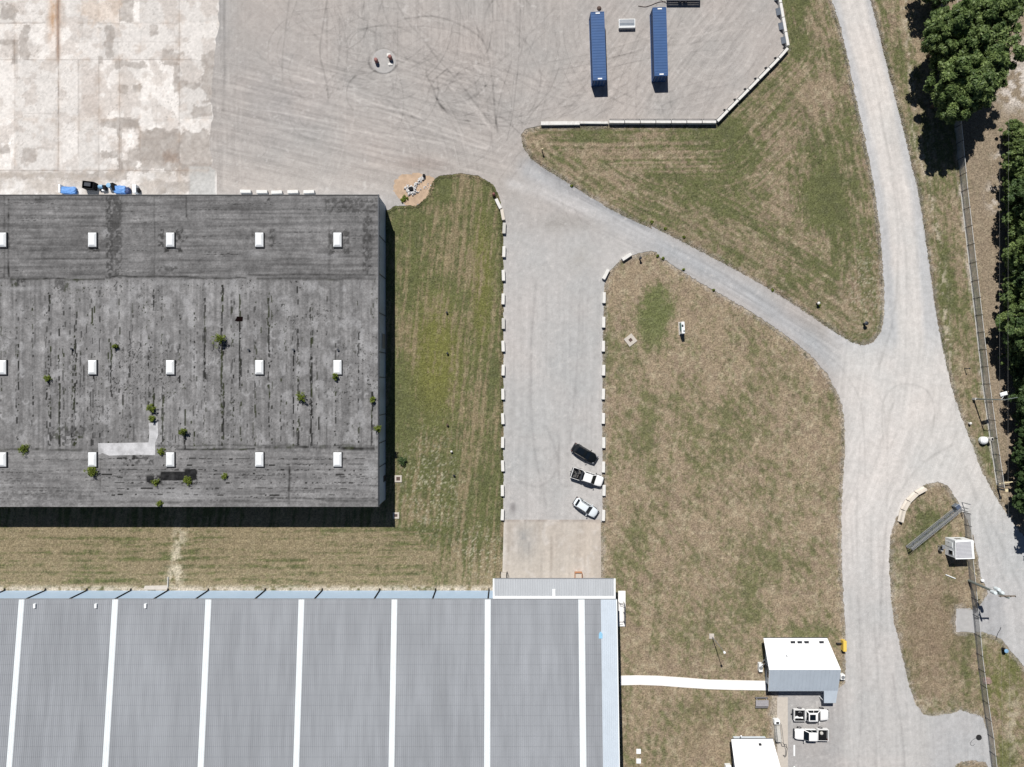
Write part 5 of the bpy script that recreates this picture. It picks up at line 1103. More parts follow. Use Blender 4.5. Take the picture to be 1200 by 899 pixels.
x, y = at(108, 219); e = empty('black_bin', (x, y, .01), R(-6), 'black open crate standing on the pale apron behind the old warehouse', 'crate')
mb = MB()
for s in (-1, 1): mb.box((0, s * .62, .65), (2.0, .08, 1.3)); mb.box((s * .96, 0, .65), (.08, 1.16, 1.3))
mb.box((0, 0, .1), (1.84, 1.16, .1)); mb.build('crate_body', M['black'], e); mb = MB(); mb.box((-.2, .1, .7), (1.2, .7, .9)); mb.build('filling', M['dark_steel'], e, bevel=.05)
x, y = at(122, 221); e = empty('pump_unit', (x, y, .01), R(4), 'pale blue pump with a dark motor between the black crate and the blue drum', 'machine')
mb = MB(); mb.box((0, 0, .2), (1.4, 1.0, .12)); mb.build('skid', M['dark_steel'], e)
T = Matrix.Translation((-.2, .15, .62)) @ Matrix.Rotation(R(90), 4, 'Y'); mb = MB(); mb.lathe([(.1, -.42), (.33, -.38), (.36, 0), (.33, .38), (.1, .42)], 14, T); mb.build('tank', M['sky_tarp'], e)
T = Matrix.Translation((.42, 0, .55)) @ Matrix.Rotation(R(90), 4, 'X'); mb = MB(); mb.lathe([(.12, -.4), (.28, -.36), (.28, .36), (.12, .4)], 12, T); mb.build('motor', M['black'], e)
mb = MB(); mb.box((.1, -.42, .4), (.5, .3, .35)); mb.build('control_box', M['trim'], e, bevel=.02)
mb = MB(); mb.lathe([(.40, 0), (.42, .05), (.42, .45), (.44, .5), (.42, .55), (.42, 1.05), (.40, 1.1), (.1, 1.12)], 18); o = mb.build('drum', M['sky_tarp']); o.location = V(131, 219, .01); tag(o, 'upright pale blue drum with a dark pallet at its side', 'drum')
x, y = at(135.2, 220.5); e = empty('pallet_stack', (x, y, .01), R(12), 'dark upright pallet stack leaning beside the pale blue drum', 'pallets')
for k in range(3):
    mb = MB()
    for j in range(5): mb.box((.18 * k - .1, -.56 + j * .28, .6), (.06, .16, 1.15))
    for j in range(3): mb.box((.18 * k - .02, 0, .1 + j * .48), (.08, 1.2, .1))
    mb.build('pallet', M['black'], e)
lumpy('tarp_bundle', at(143, 223.6), (2.1, 1.4, .9), M['blue_tarp'], 'blue sheeted bundle east of the pale drum, next to a dark blue one', 'bundle', 5)
lumpy('tarp_bundle', at(150.3, 224), (1.1, 1.1, .75), mat('navy_sheet', (.02, .04, .12), .5, var=.4, bump=.4), 'small navy bundle at the east end of the clutter', 'bundle', 7)
mb = MB(); mb.box((0, 0, .55), (.6, 1.5, 1.1)); o = mb.build('white_board', M['trim'], bevel=.03); o.location = V(161, 223, .01); tag(o, 'white panel standing at the east end of the clutter behind the warehouse', 'board')
T = Matrix.Rotation(R(90), 4, 'Y'); mb = MB(); mb.lathe([(.1, -.12), (.42, -.12), (.45, 0), (.42, .12), (.1, .12)], 16, Matrix.Translation((0, 0, .45)) @ T); o = mb.build('tyre', M['tyre']); o.location = V(164.3, 224, .01); tag(o, 'dark tyre standing against the white panel behind the warehouse', 'tyre')

# manhole island in the yard
mb = MB(); mb.lathe([(2.2, -.02), (2.2, .03), (2.1, .06), (.1, .065)], 28, Matrix.Translation(V(450, 72, .0))); tag(mb.build('round_slab', mat('round_slab_concrete', (.345, .335, .325), .9, var=.15, scale=2, bump=.2)), 'round worn concrete slab ringed by tyre tracks in the yard', 'slab')
for px, py, lab in ((441.5, 72.5, 'short red post with a long black shadow on the west side of the round slab'), (457.8, 69, 'red post beside white rubble on the east side of the round slab')):
    e = empty('marker_post', V(px, py, .06), 0, lab, 'post', 'red marker posts'); mb = MB(); mb.lathe([(.34, 0), (.36, .75), (.30, 1.05), (.1, 1.1)], 12); mb.build('post', M['red'], e); mb = MB(); mb.lathe([(.40, .02), (.40, .12), (.1, .13)], 12); mb.build('base', M['block_grey'], e)
lumpy('white_rubble', at(456, 65), (.75, .55, .25), M['block'], 'white lump of rubble just north of the eastern red post', 'rubble', 4, 1, .3)
lumpy('white_rubble', at(457.5, 75.5), (.8, .5, .2), M['block'], 'white lump of rubble just south of the eastern red post', 'rubble', 9, 1, .3)
# rubble on the sand
r4 = random.Random(12); mb = MB(); 
def rocks(name, pts, n, sz, label, spread):
    vs_, fs_ = [], []; mb = MB()
    for k in range(n):
        t = r4.random() * (len(pts) - 1); i = int(t); a = Vector((*pts[i], 0)).lerp(Vector((*pts[i + 1], 0)), t - i)
        x, y = at(a.x + r4.gauss(0, spread), a.y + r4.gauss(0, spread)); s = r4.uniform(.4, 1.) * sz
        m_ = Matrix.Translation((x, y, s * .3)) @ Matrix.Rotation(r4.uniform(0, 6), 4, Vector((r4.random(), r4.random(), r4.random())).normalized())
        mb.box((0, 0, 0), (s, s * r4.uniform(.5, 1), s * r4.uniform(.4, .8)), 0, m_, (r4.uniform(.5, 1), r4.uniform(.5, 1)))
    return tag(mb.build(name, M['rock'], bevel=.02), label, 'rubble')
rocks('rubble_ring', [(477, 222), (480, 226), (486, 226), (488, 222), (484, 219), (478, 220)], 70, .5, 'ring of broken white concrete round a drain on the sand', 1.2)
rocks('rubble_line', [(486, 219), (490, 214), (494, 209), (497, 207)], 45, .5, 'line of broken white concrete running north-east over the sand', .9)
rocks('rubble_scatter', [(490, 225), (498, 221), (502, 218)], 18, .3, 'scattered small white stones on the orange sand', 2)
mb = MB(); mb.lathe([(.42, 0), (.45, .25), (.34, .5), (.1, .52)], 12, Matrix.Translation(V(482, 222, .0))); tag(mb.build('round_drain', M['black']), 'dark round drain cap inside the ring of rubble', 'drain')
mb = MB(); mb.box((0, 0, .3), (.5, .6, .7), top=(.7, .7)); o = mb.build('tree_stump', M['black'], bevel=.04); o.location = V(497, 206.5, .0); tag(o, 'small dark stump at the north-east end of the rubble line', 'stump')

# ================================================================== posts, pads, cabinets in the grass
def pad(px, py, w, rz, label, dark=.4, m=None):
    e = empty('inspection_cover', V(px, py, .0), rz, label, 'cover', 'concrete inspection pads'); mb = MB()
    i = w * dark / 2; o_ = w / 2
    for s in (-1, 1): mb.box((0, s * (i + o_) / 2, .06), (w, o_ - i, .2)); mb.box((s * (i + o_) / 2, 0, .06), (o_ - i, 2 * i, .2))
    mb.build('frame', m or M['pave'], e); mb = MB(); mb.box((0, 0, .05), (2 * i, 2 * i, .1)); mb.build('grate', M['rust'], e)
pad(738.8, 398.6, 1.75, R(38), 'beige square pad with a dark centre in the dry field, turned cornerwise', .34)
pad(466.8, 561, 1.25, 0, 'beige pad with dark grate in the grass just east of the warehouse shadow', .55)
pad(464.2, 604, 1.15, 0, 'beige pad half covered by the corner of the warehouse shadow', .45)
for py, lab in ((880.2, 'upper small white square pad beside the metal warehouse'), (891.5, 'lower small white square pad beside the metal warehouse')):
    mb = MB(); mb.box((0, 0, .08), (.82, .82, .3)); o = mb.build('white_pad', M['trim'], bevel=.03); o.location = V(748.2, py, .0); tag(o, lab, 'pad', 'white square pads')
# cabinet
x, y = at(797.6, 385); e = empty('utility_cabinet', (x, y, .0), R(3), 'narrow white utility cabinet standing in the dry field by a green patch', 'cabinet')
mb = MB(); mb.box((0, 0, .95), (.55, 2.1, 1.9)); mb.build('housing', M['trim'], e, bevel=.03); mb = MB(); mb.box((0, 0, .0), (.8, 2.4, .2)); mb.build('plinth', M['pave'], e)
mb = MB(); mb.box((-.10, .35, 1.93), (.3, .42, .08)); mb.box((.10, -.62, 1.93), (.2, .3, .08)); mb.build('lid_vent', M['dark_steel'], e); mb = MB(); mb.box((-.30, .2, 1.2), (.06, 1.3, 1.0)); mb.build('side_door', M['teal'], e)
def post(px, py, h, r, m, label, cap=None, name='post', cat='post', group='small posts in the grass'):
    e = empty(name, V(px, py, .0), 0, label, cat, group); mb = MB(); mb.tube([(0, 0, -.05), (0, 0, h)], r, 10); mb.build('shaft', m, e)
    mb = MB(); mb.lathe([(r * 1.7, h), (r * 1.9, h + .12), (r * .8, h + .26)], 10); mb.build('cap', cap or m, e); return e
post(749.5, 303.5, .9, .13, M['dark_steel'], 'dark short post at the tip of the dry field near the askew block')
post(635.3, 177.5, 1.2, .09, M['dark_steel'], 'thin post beside pale stones where the yard meets the grass', M['cream_pole'])
post(957, 356, .8, .14, M['dark_steel'], 'dark stub post on the verge above the access road', M['block'])
post(1012.2, 379.5, .9, .20, M['dark_steel'], 'dark stub post near the southern tip of the triangular field')
post(1130.3, 432, 1.3, .07, M['dark_steel'], 'thin dark post on the verge beside the main road')
post(1135, 496, .5, .13, M['block'], 'squat pale post at the road edge below the street lamp')
for px, py, m, lab in ((523.8, 366.5, M['dark_steel'], 'small dark stub in the middle of the green strip, northernmost of the stubs'), (524.6, 414.2, M['dark_steel'], 'small dark stub in the brightest green part of the strip'), (524.6, 498, M['rust'], 'small rusty stub ringed by dry grass in the strip'),
                    (529.3, 529, M['block'], 'small white stub ringed by green in the strip'), (532.3, 557, M['dark_steel'], 'small dark stub on a bare spot, southernmost in the strip')):
    post(px, py, .35, .11, m, lab, name='stub', cat='stub', group='stubs in the green strip')
# slim mast
a = V(834.3, 746); e = empty('slim_mast', a, 0, 'tall slim mast on a pale footing in the field north of the white walkway', 'mast')
mb = MB(); mb.tube([(0, 0, 0), (0, 0, 7.2)], [.09, .05], 8); mb.build('shaft', M['galv'], e); mb = MB(); mb.box((-.1, .1, .1), (.9, .9, .3)); mb.build('footing', M['pave'], e, bevel=.04); mb = MB(); mb.lathe([(.12, 7.1), (.2, 7.2), (.2, 7.45), (.05, 7.5)], 10); mb.build('finial', M['trim'], e)
# grey slatted table by the walk
x, y = at(891.5, 822); e = empty('picnic_table', (x, y, .0), 0, 'grey slatted bench table on the grass south of the white walkway', 'table')
mb = MB(); 
for k in range(4): mb.box((0, -.42 + k * .28, .74), (2.3, .25, .05))
mb.build('tabletop', M['grey_wood'], e)
for s in (-1, 1):
    mb = MB(); mb.box((0, s * .88, .44), (2.3, .24, .05)); mb.build('seat', mat('dark_timber', (.14, .135, .14), .8, var=.2), e)
    mb = MB(); mb.box((s * .85, 0, .36), (.1, 1.5, .08)); mb.tube([(s * .85, -.7, -.05), (s * .85, -.3, .7)], .05, 6); mb.tube([(s * .85, .7, -.05), (s * .85, .3, .7)], .05, 6); mb.build('leg', M['grey_wood'], e)
# steps with rail beside the annex
x, y = at(909, 855); e = empty('entrance_steps', (x, y, .0), 0, 'narrow steps with an arched dark rail at the corner of the annex', 'steps')
mb = MB()
for k in range(6): mb.box((.15, 1.1 - k * .5, .12 + k * .1), (.9, .5, .24 + k * .2))
mb.build('tread', M['block_grey'], e, bevel=.02)
mb = MB()
for s in (-.36, .62): mb.tube([(s, 1.4, .1), (s, 1.4, 1.1), (s, -1.6, 2.1), (s, -1.6, 1.0)], .035, 6)
mb.tube([(.62, -1.6, 2.0), (1.15, -1.7, 1.9), (1.45, -2.6, 1.6), (1.4, -4.2, 1.2), (1.3, -4.6, .1)], .05, 8); mb.tube([(1.45, -2.6, 1.6), (1.45, -2.6, .05)], .04, 6); mb.build('handrail', M['dark_steel'], e)
mb = MB(); mb.box((-.05, 1.75, .45), (1.0, .8, .9)); mb.build('meter_box', M['trim'], e, bevel=.03); mb = MB(); mb.box((0, 1.65, .92), (.5, .35, .06)); mb.build('box_lid', M['black'], e)
def ac(px, py, label, w=.9, d=1.2):
    e = empty('air_conditioner', V(px, py, .0), 0, label, 'air conditioner', 'outdoor air conditioners'); mb = MB(); mb.box((0, 0, .45), (w, d, .9)); mb.build('casing', M['trim'], e, bevel=.04)
    mb = MB(); mb.lathe([(.34, .9), (.34, .93), (.05, .94)], 16); mb.build('fan_grille', M['galv'], e); return e
ac(852, 897.5, 'white air conditioner against the west wall of the annex', 1.0, 1.0)
e = ac(889.8, 780.5, 'white air conditioner with pipes at the west gable of the office', .65, 1.5)
mb = MB(); mb.tube([(.1, .4, .9), (.6, 1.2, 1.6), (1.3, .6, 1.7), (1.7, .2, 1.9)], .08, 8); mb.tube([(.1, .7, .8), (.3, 1.7, 1.5), (1.0, 1.7, 1.5)], .06, 8); mb.build('pipe', M['galv'], e)
ac(985.2, 791.5, 'white air conditioner at the shaded east end of the office', .8, .9)
x, y = at(987, 755); e = empty('yellow_cabinet', (x, y, .0), 0, 'tall yellow cabinet at the north-east corner of the office', 'cabinet')
mb = MB(); mb.box((0, 0, .55), (.6, 1.9, 1.1)); mb.build('housing', M['yellow'], e, bevel=.04); mb = MB(); mb.box((-.75, .3, .4), (.9, .12, .5)); mb.build('hose_arm', M['dark_steel'], e); mb = MB(); mb.box((0, -.97, .55), (.4, .05, .7)); mb.build('front_panel', M['dark_steel'], e)
# paint line in the parking lot
mb = MB(); a, b = V(930.8, 873, .026), V(930.8, 886, .026); mb.prism([(a.x - .14, a.y), (a.x + .14, a.y), (b.x + .14, b.y), (b.x - .14, b.y)], .024, .030); tag(mb.build('painted_line', M['trim']), kind='structure')
mb = MB(); a, b = V(930.8, 898, .026), V(930.8, 925, .026); mb.prism([(a.x - .14, a.y), (a.x + .14, a.y), (b.x + .14, b.y), (b.x - .14, b.y)], .024, .030); tag(mb.build('painted_line', M['trim']), kind='structure')
# dock things
x, y = at(677.5, 673.5); e = empty('open_bin', (x, y, .02), 0, 'orange-brown open bin at the foot of the concrete ramp', 'bin'); mb = MB()
for s in (-1, 1): mb.box((0, s * .55, .4), (1.35, .09, .8)); mb.box((s * .63, 0, .4), (.09, 1.0, .8))
mb.build('bin_side', M['orange_box'], e); mb = MB(); mb.box((0, 0, .5), (1.15, 1.0, .1)); mb.build('bin_content', M['pave'], e)
x, y = at(590.3, 673); e = empty('pale_block', (x, y, .02), 0, 'pale square block with a dark frame at the west foot of the ramp', 'block'); mb = MB(); mb.box((0, 0, .45), (.95, .95, .9)); mb.build('block', M['pave'], e, bevel=.04)
mb = MB(); 
for s in (-1, 1): mb.tube([(s * .62, -.5, 0), (s * .62, -.5, 1.3), (s * .62, .5, 1.3), (s * .62, .5, 0)], .05, 6)
mb.build('frame', M['dark_steel'], e)
mb = MB(); mb.tube([V(197, 676, .1), V(196.5, 688, .1)], .12, 8); tag(mb.build('drain_pipe', M['block_grey']), 'pale drain pipe ending in the worn grass by the metal warehouse wall', 'pipe')
mb = MB(); mb.prism([at(170, 686.5), at(197, 686), at(197, 691), at(168, 691)], -.1, .06); tag(mb.build('splash_slab', M['pave']), 'beige splash slab at the foot of the metal warehouse wall', 'slab')
# ================================================================== fences and gate
def mesh_panel(mb, a, b, h, sp=.085, w=.011, z0=.05):
    a, b = Vector(a), Vector(b); L = (b - a).length; d = (b - a).normalized(); nrm = Vector((-d.y, d.x, 0)) * .01
    n = int((L + h) / sp)
    for s in (0, 1):
        for i in range(n):
            o = i * sp - h * (1 - 0); u0, u1 = o, o + h; t0, t1 = 0., 1.
            if u0 < 0: t0 = -u0 / h; 
            if u1 > L: t1 = (L - u0) / h
            if t1 <= t0: continue
            ua, ub = u0 + h * t0, u0 + h * t1; za, zb_ = z0 + (h - z0) * t0, z0 + (h - z0) * t1
            if s: ua, ub = L - ua, L - ub
            p, q = a + d * ua + Vector((0, 0, za)), a + d * ub + Vector((0, 0, zb_))
            k = (q - p).normalized().cross(nrm.normalized()) * w
            k2 = nrm * (1 if s else -1) * .4
            o_ = len(mb.v); mb.v += [tuple(p - k + k2), tuple(p + k + k2), tuple(q + k + k2), tuple(q - k + k2)]; mb.f.append((o_, o_ + 1, o_ + 2, o_ + 3))
M['wire'] = mat('galvanised_wire', (.42, .42, .41), .6, .3, var=.15)
def fence(path, h, label, step=3.0):
    P = [V(*p) for p in path]; o = P[0].copy(); e = empty('chain_link_fence', o, 0, label, 'fence', 'chain-link fences')
    rail = MB(); msh = MB(); posts = []
    for a, b in zip(P[:-1], P[1:]):
        a, b = a - o, b - o; L = (b - a).length; n = max(1, round(L / step))
        mesh_panel(msh, a, b, h)
        for i in range(n): posts.append(a.lerp(b, i / n))
        rail.tube([a + Vector((0, 0, h)), b + Vector((0, 0, h))], .045, 6)
    posts.append(P[-1] - o)
    rail.build('top_rail', mat('bright_rail', (.62, .62, .60), .5, .2), e); msh.build('mesh_fabric', M['wire'], e)
    for p in posts:
        mb = MB(); mb.tube([p + Vector((0, 0, -.1)), p + Vector((0, 0, h + .12))], .055, 8); mb.build('post', M['dark_steel'], e)
    return e
fence([(1096, -50), (1110, 70), (1119, 150), (1126, 225), (1138, 330), (1151.5, 450), (1160, 513), (1168.5, 570)], 1.9, 'long chain-link fence beside the main road, running out from under the big tree')
fence([(1129, 600), (1131, 629)], 1.9, 'short chain-link fence between the gate post and the guard booth')
fence([(1133, 653), (1136, 680), (1140, 720), (1144, 765), (1151, 820), (1157, 860), (1168, 960)], 1.7, 'chain-link fence running south from the guard booth through the grass')
# ground strip of concrete under the long fence
mb = MB(); P = [(1126.5, 225), (1138.5, 330), (1152, 450), (1160.5, 513), (1168.5, 568)]
L_ = [at(p[0] - 1.2, p[1]) for p in P] + [at(p[0] + .6, p[1]) for p in P[::-1]]
mb.prism(L_, -.1, .06); tag(mb.build('mowing_strip', M['block_grey']), kind='structure')
# end post and boom of the fence
x, y = at(1168.8, 572.5); e = empty('gate_post', (x, y, 0), 0, 'stout capped gate post at the south end of the long fence', 'post'); mb = MB(); mb.tube([(0, 0, -.1), (0, 0, 2.2)], .16, 10); mb.build('shaft', M['dark_steel'], e); mb = MB(); mb.box((0, 0, 2.3), (.5, .5, .2)); mb.build('cap', M['cream_pole'], e, bevel=.03)
a, b = V(1171, 567, 1.0), V(1202, 562.5, 1.0); e = empty('gate_boom', (a.x, a.y, 0), math.atan2(b.y - a.y, b.x - a.x), 'yellowish boom pole reaching from the fence end towards the trees', 'boom'); L = (b - a).length
mb = MB(); mb.tube([(0, 0, 1.0), (L, 0, 1.02)], .09, 8); mb.build('pole', M['cream_pole'], e); mb = MB()
for x_ in (.2, L - .4): mb.tube([(x_, 0, -.1), (x_, 0, 1.0)], .06, 8)
mb.build('support', M['galv'], e)
# lattice gate standing open
a, b = V(1062, 641), V(1120, 594.5); L = (b - a).length
e = empty('lattice_gate', (a.x, a.y, 0), math.atan2(b.y - a.y, b.x - a.x), 'long steel lattice gate standing open across the grass island', 'gate'); h = 1.75
mb = MB()
for z in (.25, h): mb.box((L / 2, 0, z), (L, .12, .12))
for s in (-.22, .22): mb.tube([(0, s, h + .05), (L * .97, s, h + .05)], .045, 6); mb.tube([(0, s, .2), (L * .97, s, .2)], .045, 6)
for i in range(9):
    x = L * i / 8; mb.box((x, 0, (h + .25) / 2), (.09, .10, h - .25)); mb.tube([(x, -.22, h + .05), (x, .22, h + .05)], .03, 6); mb.tube([(x, -.22, .2), (x, .22, .2)], .03, 6)
mb.tube([(0, 0, h * .62), (L, 0, h * .62)], .035, 6)
mb.build('frame', M['galv'], e)
mb = MB()
for i in range(8): x0, x1 = L * i / 8, L * (i + 1) / 8; mb.tube([(x0, .02, .25 if i % 2 else h), (x1, .02, h if i % 2 else .25)], .03, 6)
mb.build('brace', M['grey_steel'], e)
mb = MB(); mesh_panel(mb, (0, .06, 0), (L, .06, 0), h, sp=.16, w=.007, z0=.25); mb.build('mesh_fabric', M['grey_steel'], e)
mb = MB()
for x_ in (.2, L * .33, L * .66): mb.tube([(x_, -.35, -.1), (x_, -.1, .3), (x_, .35, -.1)], .05, 6)
mb.build('foot', M['dark_steel'], e)
x, y = at(1120.5, 596); e = empty('gate_operator', (x, y, 0), R(36), 'blue-grey gate motor box beside the hinge end of the lattice gate', 'gate motor'); mb = MB(); mb.box((0, .55, .55), (.9, .8, 1.1)); mb.build('housing', M['grey_steel'], e, bevel=.05); mb = MB(); mb.box((0, .55, 1.13), (.8, .7, .05)); mb.build('lid', mat('navy_lid', (.07, .09, .14), .5), e); mb = MB()
for q_ in ((.75, -.1), (1.5, .3), (.4, -.5)): mb.tube([(q_[0], q_[1], -.1), (q_[0], q_[1], 2.3)], .08, 8)
mb.build('guide_post', M['galv'], e)
x, y = at(1099.2, 639.5); e = empty('keypad_stand', (x, y, 0), R(-5), 'small grey intercom stand in the grass west of the guard booth', 'intercom'); mb = MB(); mb.tube([(0, 0, -.1), (0, 0, 1.3)], .09, 8); mb.build('post', M['galv'], e); mb = MB(); mb.box((.1, .1, 1.3), (.55, .7, .5)); mb.build('head', M['galv'], e, bevel=.04); mb = MB(); mb.box((.25, -.5, .5), (.5, .6, .9)); mb.build('cabinet', M['block_grey'], e, bevel=.04); mb = MB(); mb.box((-.22, -.05, 1.35), (.12, .4, .35)); mb.build('screen', M['black'], e)
for p, q_, m, lab in (((1108.3, 673.5), (1119.5, 678), M['trim'], 'thin white board lying in the grass south-west of the guard booth'), ((1135.5, 663.5), (1144, 673.5), M['cream_pole'], 'cream stick lying between the fence and the road south of the booth')):
    mb = MB(); mb.tube([V(*p, .12), V(*q_, .12)], .09, 6); tag(mb.build('board', m), lab, 'board')

# ================================================================== street lamp, utility pole, tank
x, y = at(1140.8, 467.5); e = empty('street_lamp', (x, y, 0), 0, 'tall grey street lamp with a single arm reaching towards the trees', 'street lamp'); mb = MB(); mb.tube([(0, 0, -.1), (0, 0, 7.9)], [.14, .09], 10); mb.build('pole', M['green_grey'], e)
mb = MB(); mb.tube([(0, 0, 7.7), (.3, .12, 8.1), (1.9, .45, 8.25)], [.06, .06, .05], 8); mb.build('arm', M['green_grey'], e); mb = MB(); mb.box((.35, 1.0, 7.3), (1.3, .7, .28), .25, top=(.6, .6)); mb.tube([(0, .1, 7.1), (.35, .7, 7.2)], .04, 6); mb.build('lamp_head', M['trim'], e, bevel=.04)
mb = MB(); mb.box((-.05, 0, .4), (.4, .4, .9)); mb.build('base', M['block_grey'], e, bevel=.04)
x, y = at(1150.6, 516); e = empty('water_tank', (x, y, 0), R(10), 'squat white tank with a dark opening beside the long fence', 'tank'); mb = MB(); mb.lathe([(.66, -.05), (.7, .1), (.7, .7), (.5, .95), (.2, 1.1), (.05, 1.12)], 20); mb.build('shell', M['trim'], e, smooth=False); mb = MB(); mb.lathe([(.30, 0), (.32, 1.55), (.22, 1.6), (.05, 1.6)], 14, Matrix.Translation((.85, .2, 0))); mb.build('riser', M['block_grey'], e); mb = MB(); mb.lathe([(.2, 1.6), (.2, 1.63), (.02, 1.63)], 14, Matrix.Translation((.85, .2, 0))); mb.build('opening', M['black'], e)
x, y = at(1135.2, 680.5); e = empty('utility_pole', (x, y, 0), 0, 'wooden utility pole with crossarm and three white transformers beside the south fence', 'utility pole'); ph = 10.0
mb = MB(); mb.tube([(0, 0, -.2), (0, 0, ph)], [.23, .17], 10); mb.build('pole', M['green_grey'], e)
mb = MB(); mb.box((0, .2, ph - .35), (2.8, .18, .2)); ca = mb.build('crossarm', M['wood'], e)
for x_ in (-1.25, -.45, .45, 1.25): mb = MB(); mb.lathe([(.05, ph - .28), (.09, ph - .18), (.05, ph - .05)], 8, Matrix.Translation((x_, .14, 0))); mb.build('insulator', M['dark_steel'], ca)
for k, (dx, dy) in enumerate(((-.62, .1), (0, .66), (.62, .1))):
    mb = MB(); mb.lathe([(.28, 6.7), (.31, 6.8), (.31, 7.75), (.26, 7.85), (.05, 7.88)], 14, Matrix.Translation((dx, dy, 0))); mb.build('transformer', mat('pale_transformer', (.62, .68, .70), .5), e)
mb = MB(); mb.tube([(0, .2, 5.2), (.9, .5, 5.3)], .05, 6); mb.build('bracket', M['galv'], e)
mb = MB(); mb.lathe([(.28, -.05), (.30, .35), (.2, .5), (.05, .52)], 12, Matrix.Translation(V(1150.2, 680, 0))); tag(mb.build('pipe_stub', M['trim']), 'white round pipe cap on the ground east of the utility pole', 'cap')
x, y = at(1174.8, 760.5); e = empty('litter_bin', (x, y, 0), R(20), 'dark bin with a pale top at the road edge south of the utility pole', 'bin'); mb = MB(); mb.lathe([(.28, -.05), (.36, .8), (.36, .95)], 12); mb.build('bin_body', M['black'], e); mb = MB(); mb.lathe([(.38, .95), (.36, 1.05), (.1, 1.1)], 12); mb.build('lid', M['sky_tarp'], e)
mb = MB(); P = smooth_line([(1167, 750), (1169, 743), (1172, 738), (1173, 735)]); mb.tube([V(a, b, .06) for a, b in P], .05, 6); tag(mb.build('cable', M['dark_steel']), 'short bent cable on the gravel north of the dark bin', 'cable')
lumpy('brush_heap', at(1155.8, 797), (1.2, .9, .35), mat('pinkish_brush', (.26, .18, .15), .9, var=.4, bump=.6), 'pinkish brush heap beside the south fence', 'heap', 15, 3, .5)
e = empty('tyre', V(1146.7, 863.8, .02), 0, 'dark tyre lying flat on the gravel pull-in beside the fence', 'tyre'); mb = MB()
mb.lathe([(.26, .02), (.44, .0), (.50, .12), (.44, .25), (.26, .23)], 18); mb.build('tread', M['tyre'], e); mb = MB(); mb.lathe([(.25, .03), (.25, .15), (.05, .16)], 14); mb.build('hub', M['galv'], e)
mb = MB(); P = smooth_line([(1143.5, 865), (1139, 868), (1137, 872), (1140, 874), (1142, 872)]); mb.tube([V(a, b, .05) for a, b in P], .03, 5); tag(mb.build('hose', M['dark_steel']), 'thin hose curling on the gravel beside the flat tyre', 'hose')
mb = MB(); mb.prism([at(*p) for p in [(1120.5, 714), (1137.5, 712.5), (1138.5, 740.5), (1121.5, 740)]], -.1, .05); tag(mb.build('concrete_pad', mat('worn_pad_concrete', (.355, .35, .345), .9, var=.12, scale=1.5, bump=.1)), 'plain grey concrete pad in the island grass against the south fence', 'pad')
# overhead wires
for k, (p, q_, lab) in enumerate([((1173, -60), (1176, 960), 'thin overhead wire, the westernmost of the two beside the trees'), ((1184, -60), (1184.5, 960), 'thin overhead wire, the easternmost of the two beside the trees')]):
    A, B = V(*p), V(*q_); z = 7.5 + k * .3; sc_ = (H - z) / H
    pts = [Vector((A.x * sc_, A.y * sc_, 0)).lerp(Vector((B.x * sc_, B.y * sc_, 0)), t) + Vector((0, 0, z - 1.2 * (1 - (2 * t - 1) ** 2) * .5)) for t in [i / 24 for i in range(25)]]
    mb = MB(); mb.tube(pts, .006, 4); tag(mb.build('overhead_wire', M['wire']), lab, 'wire', 'overhead wires')

# ================================================================== trees
def leaves(centers, radii, per, size, flat=.55, tone_z=True, seed=1):
    r_ = np.random.default_rng(seed); C = []; 
    k = len(centers); tot = k * per
    cc = np.repeat(centers, per, 0); rad = np.repeat(radii, per)
    d = r_.normal(size=(tot, 3)); d /= np.linalg.norm(d, axis=1)[:, None]
    d[:, 2] = np.abs(d[:, 2]) * .9 - .25 * r_.random(tot)
    rr_ = rad * (.55 + .5 * r_.random(tot)); p = cc + d * rr_[:, None] * np.array([1, 1, .75])
    nrm = d * .8 + r_.normal(size=(tot, 3)) * .45 + np.array([0, 0, .35]); nrm /= np.linalg.norm(nrm, axis=1)[:, None]
    a = np.cross(nrm, r_.normal(size=(tot, 3))); a /= np.linalg.norm(a, axis=1)[:, None]; b = np.cross(nrm, a)
    s = size * r_.uniform(.55, 1.25, tot)[:, None]; w = s * r_.uniform(.35, .65, tot)[:, None]
    v = np.stack([p - a * s, p + b * w, p + a * s, p - b * w], 1).reshape(-1, 3)
    tone = np.repeat(np.clip(np.repeat(r_.random(k), per) * .5 + r_.random(tot) * .5, 0, 1), 4)
    return v, np.arange(tot * 4).reshape(-1, 4), tone
def tree_mesh(seed, Rr, Ht, z0, nclump, per, size, cone=False):
    r_ = np.random.default_rng(seed); c = []; rad = []
    lobes = [(r_.uniform(0, 6.28), r_.uniform(.25, .6), r_.uniform(-.25, .35), r_.uniform(.45, .75)) for _ in range(7)] + [(0, 0, .35, .75)]
    for _ in range(nclump):
        th, off, zz, lr = lobes[r_.integers(len(lobes))]
        d = r_.normal(size=3); d /= np.linalg.norm(d); d *= r_.uniform(.65, 1.0) * lr
        x, y, z = math.cos(th) * off + d[0], math.sin(th) * off + d[1], zz + d[2] * .8
        zc = (z0 + Ht) / 2 + z * (Ht - z0) / 2
        if cone: k = 1.15 - .75 * np.clip((zc - z0) / (Ht - z0), 0, 1); x *= k; y *= k
        c.append((x * Rr, y * Rr, np.clip(zc, z0, Ht))); rad.append(r_.uniform(.085, .19) * Rr)
    return leaves(np.array(c), np.array(rad), per, size, seed=seed + 50), np.array(c)
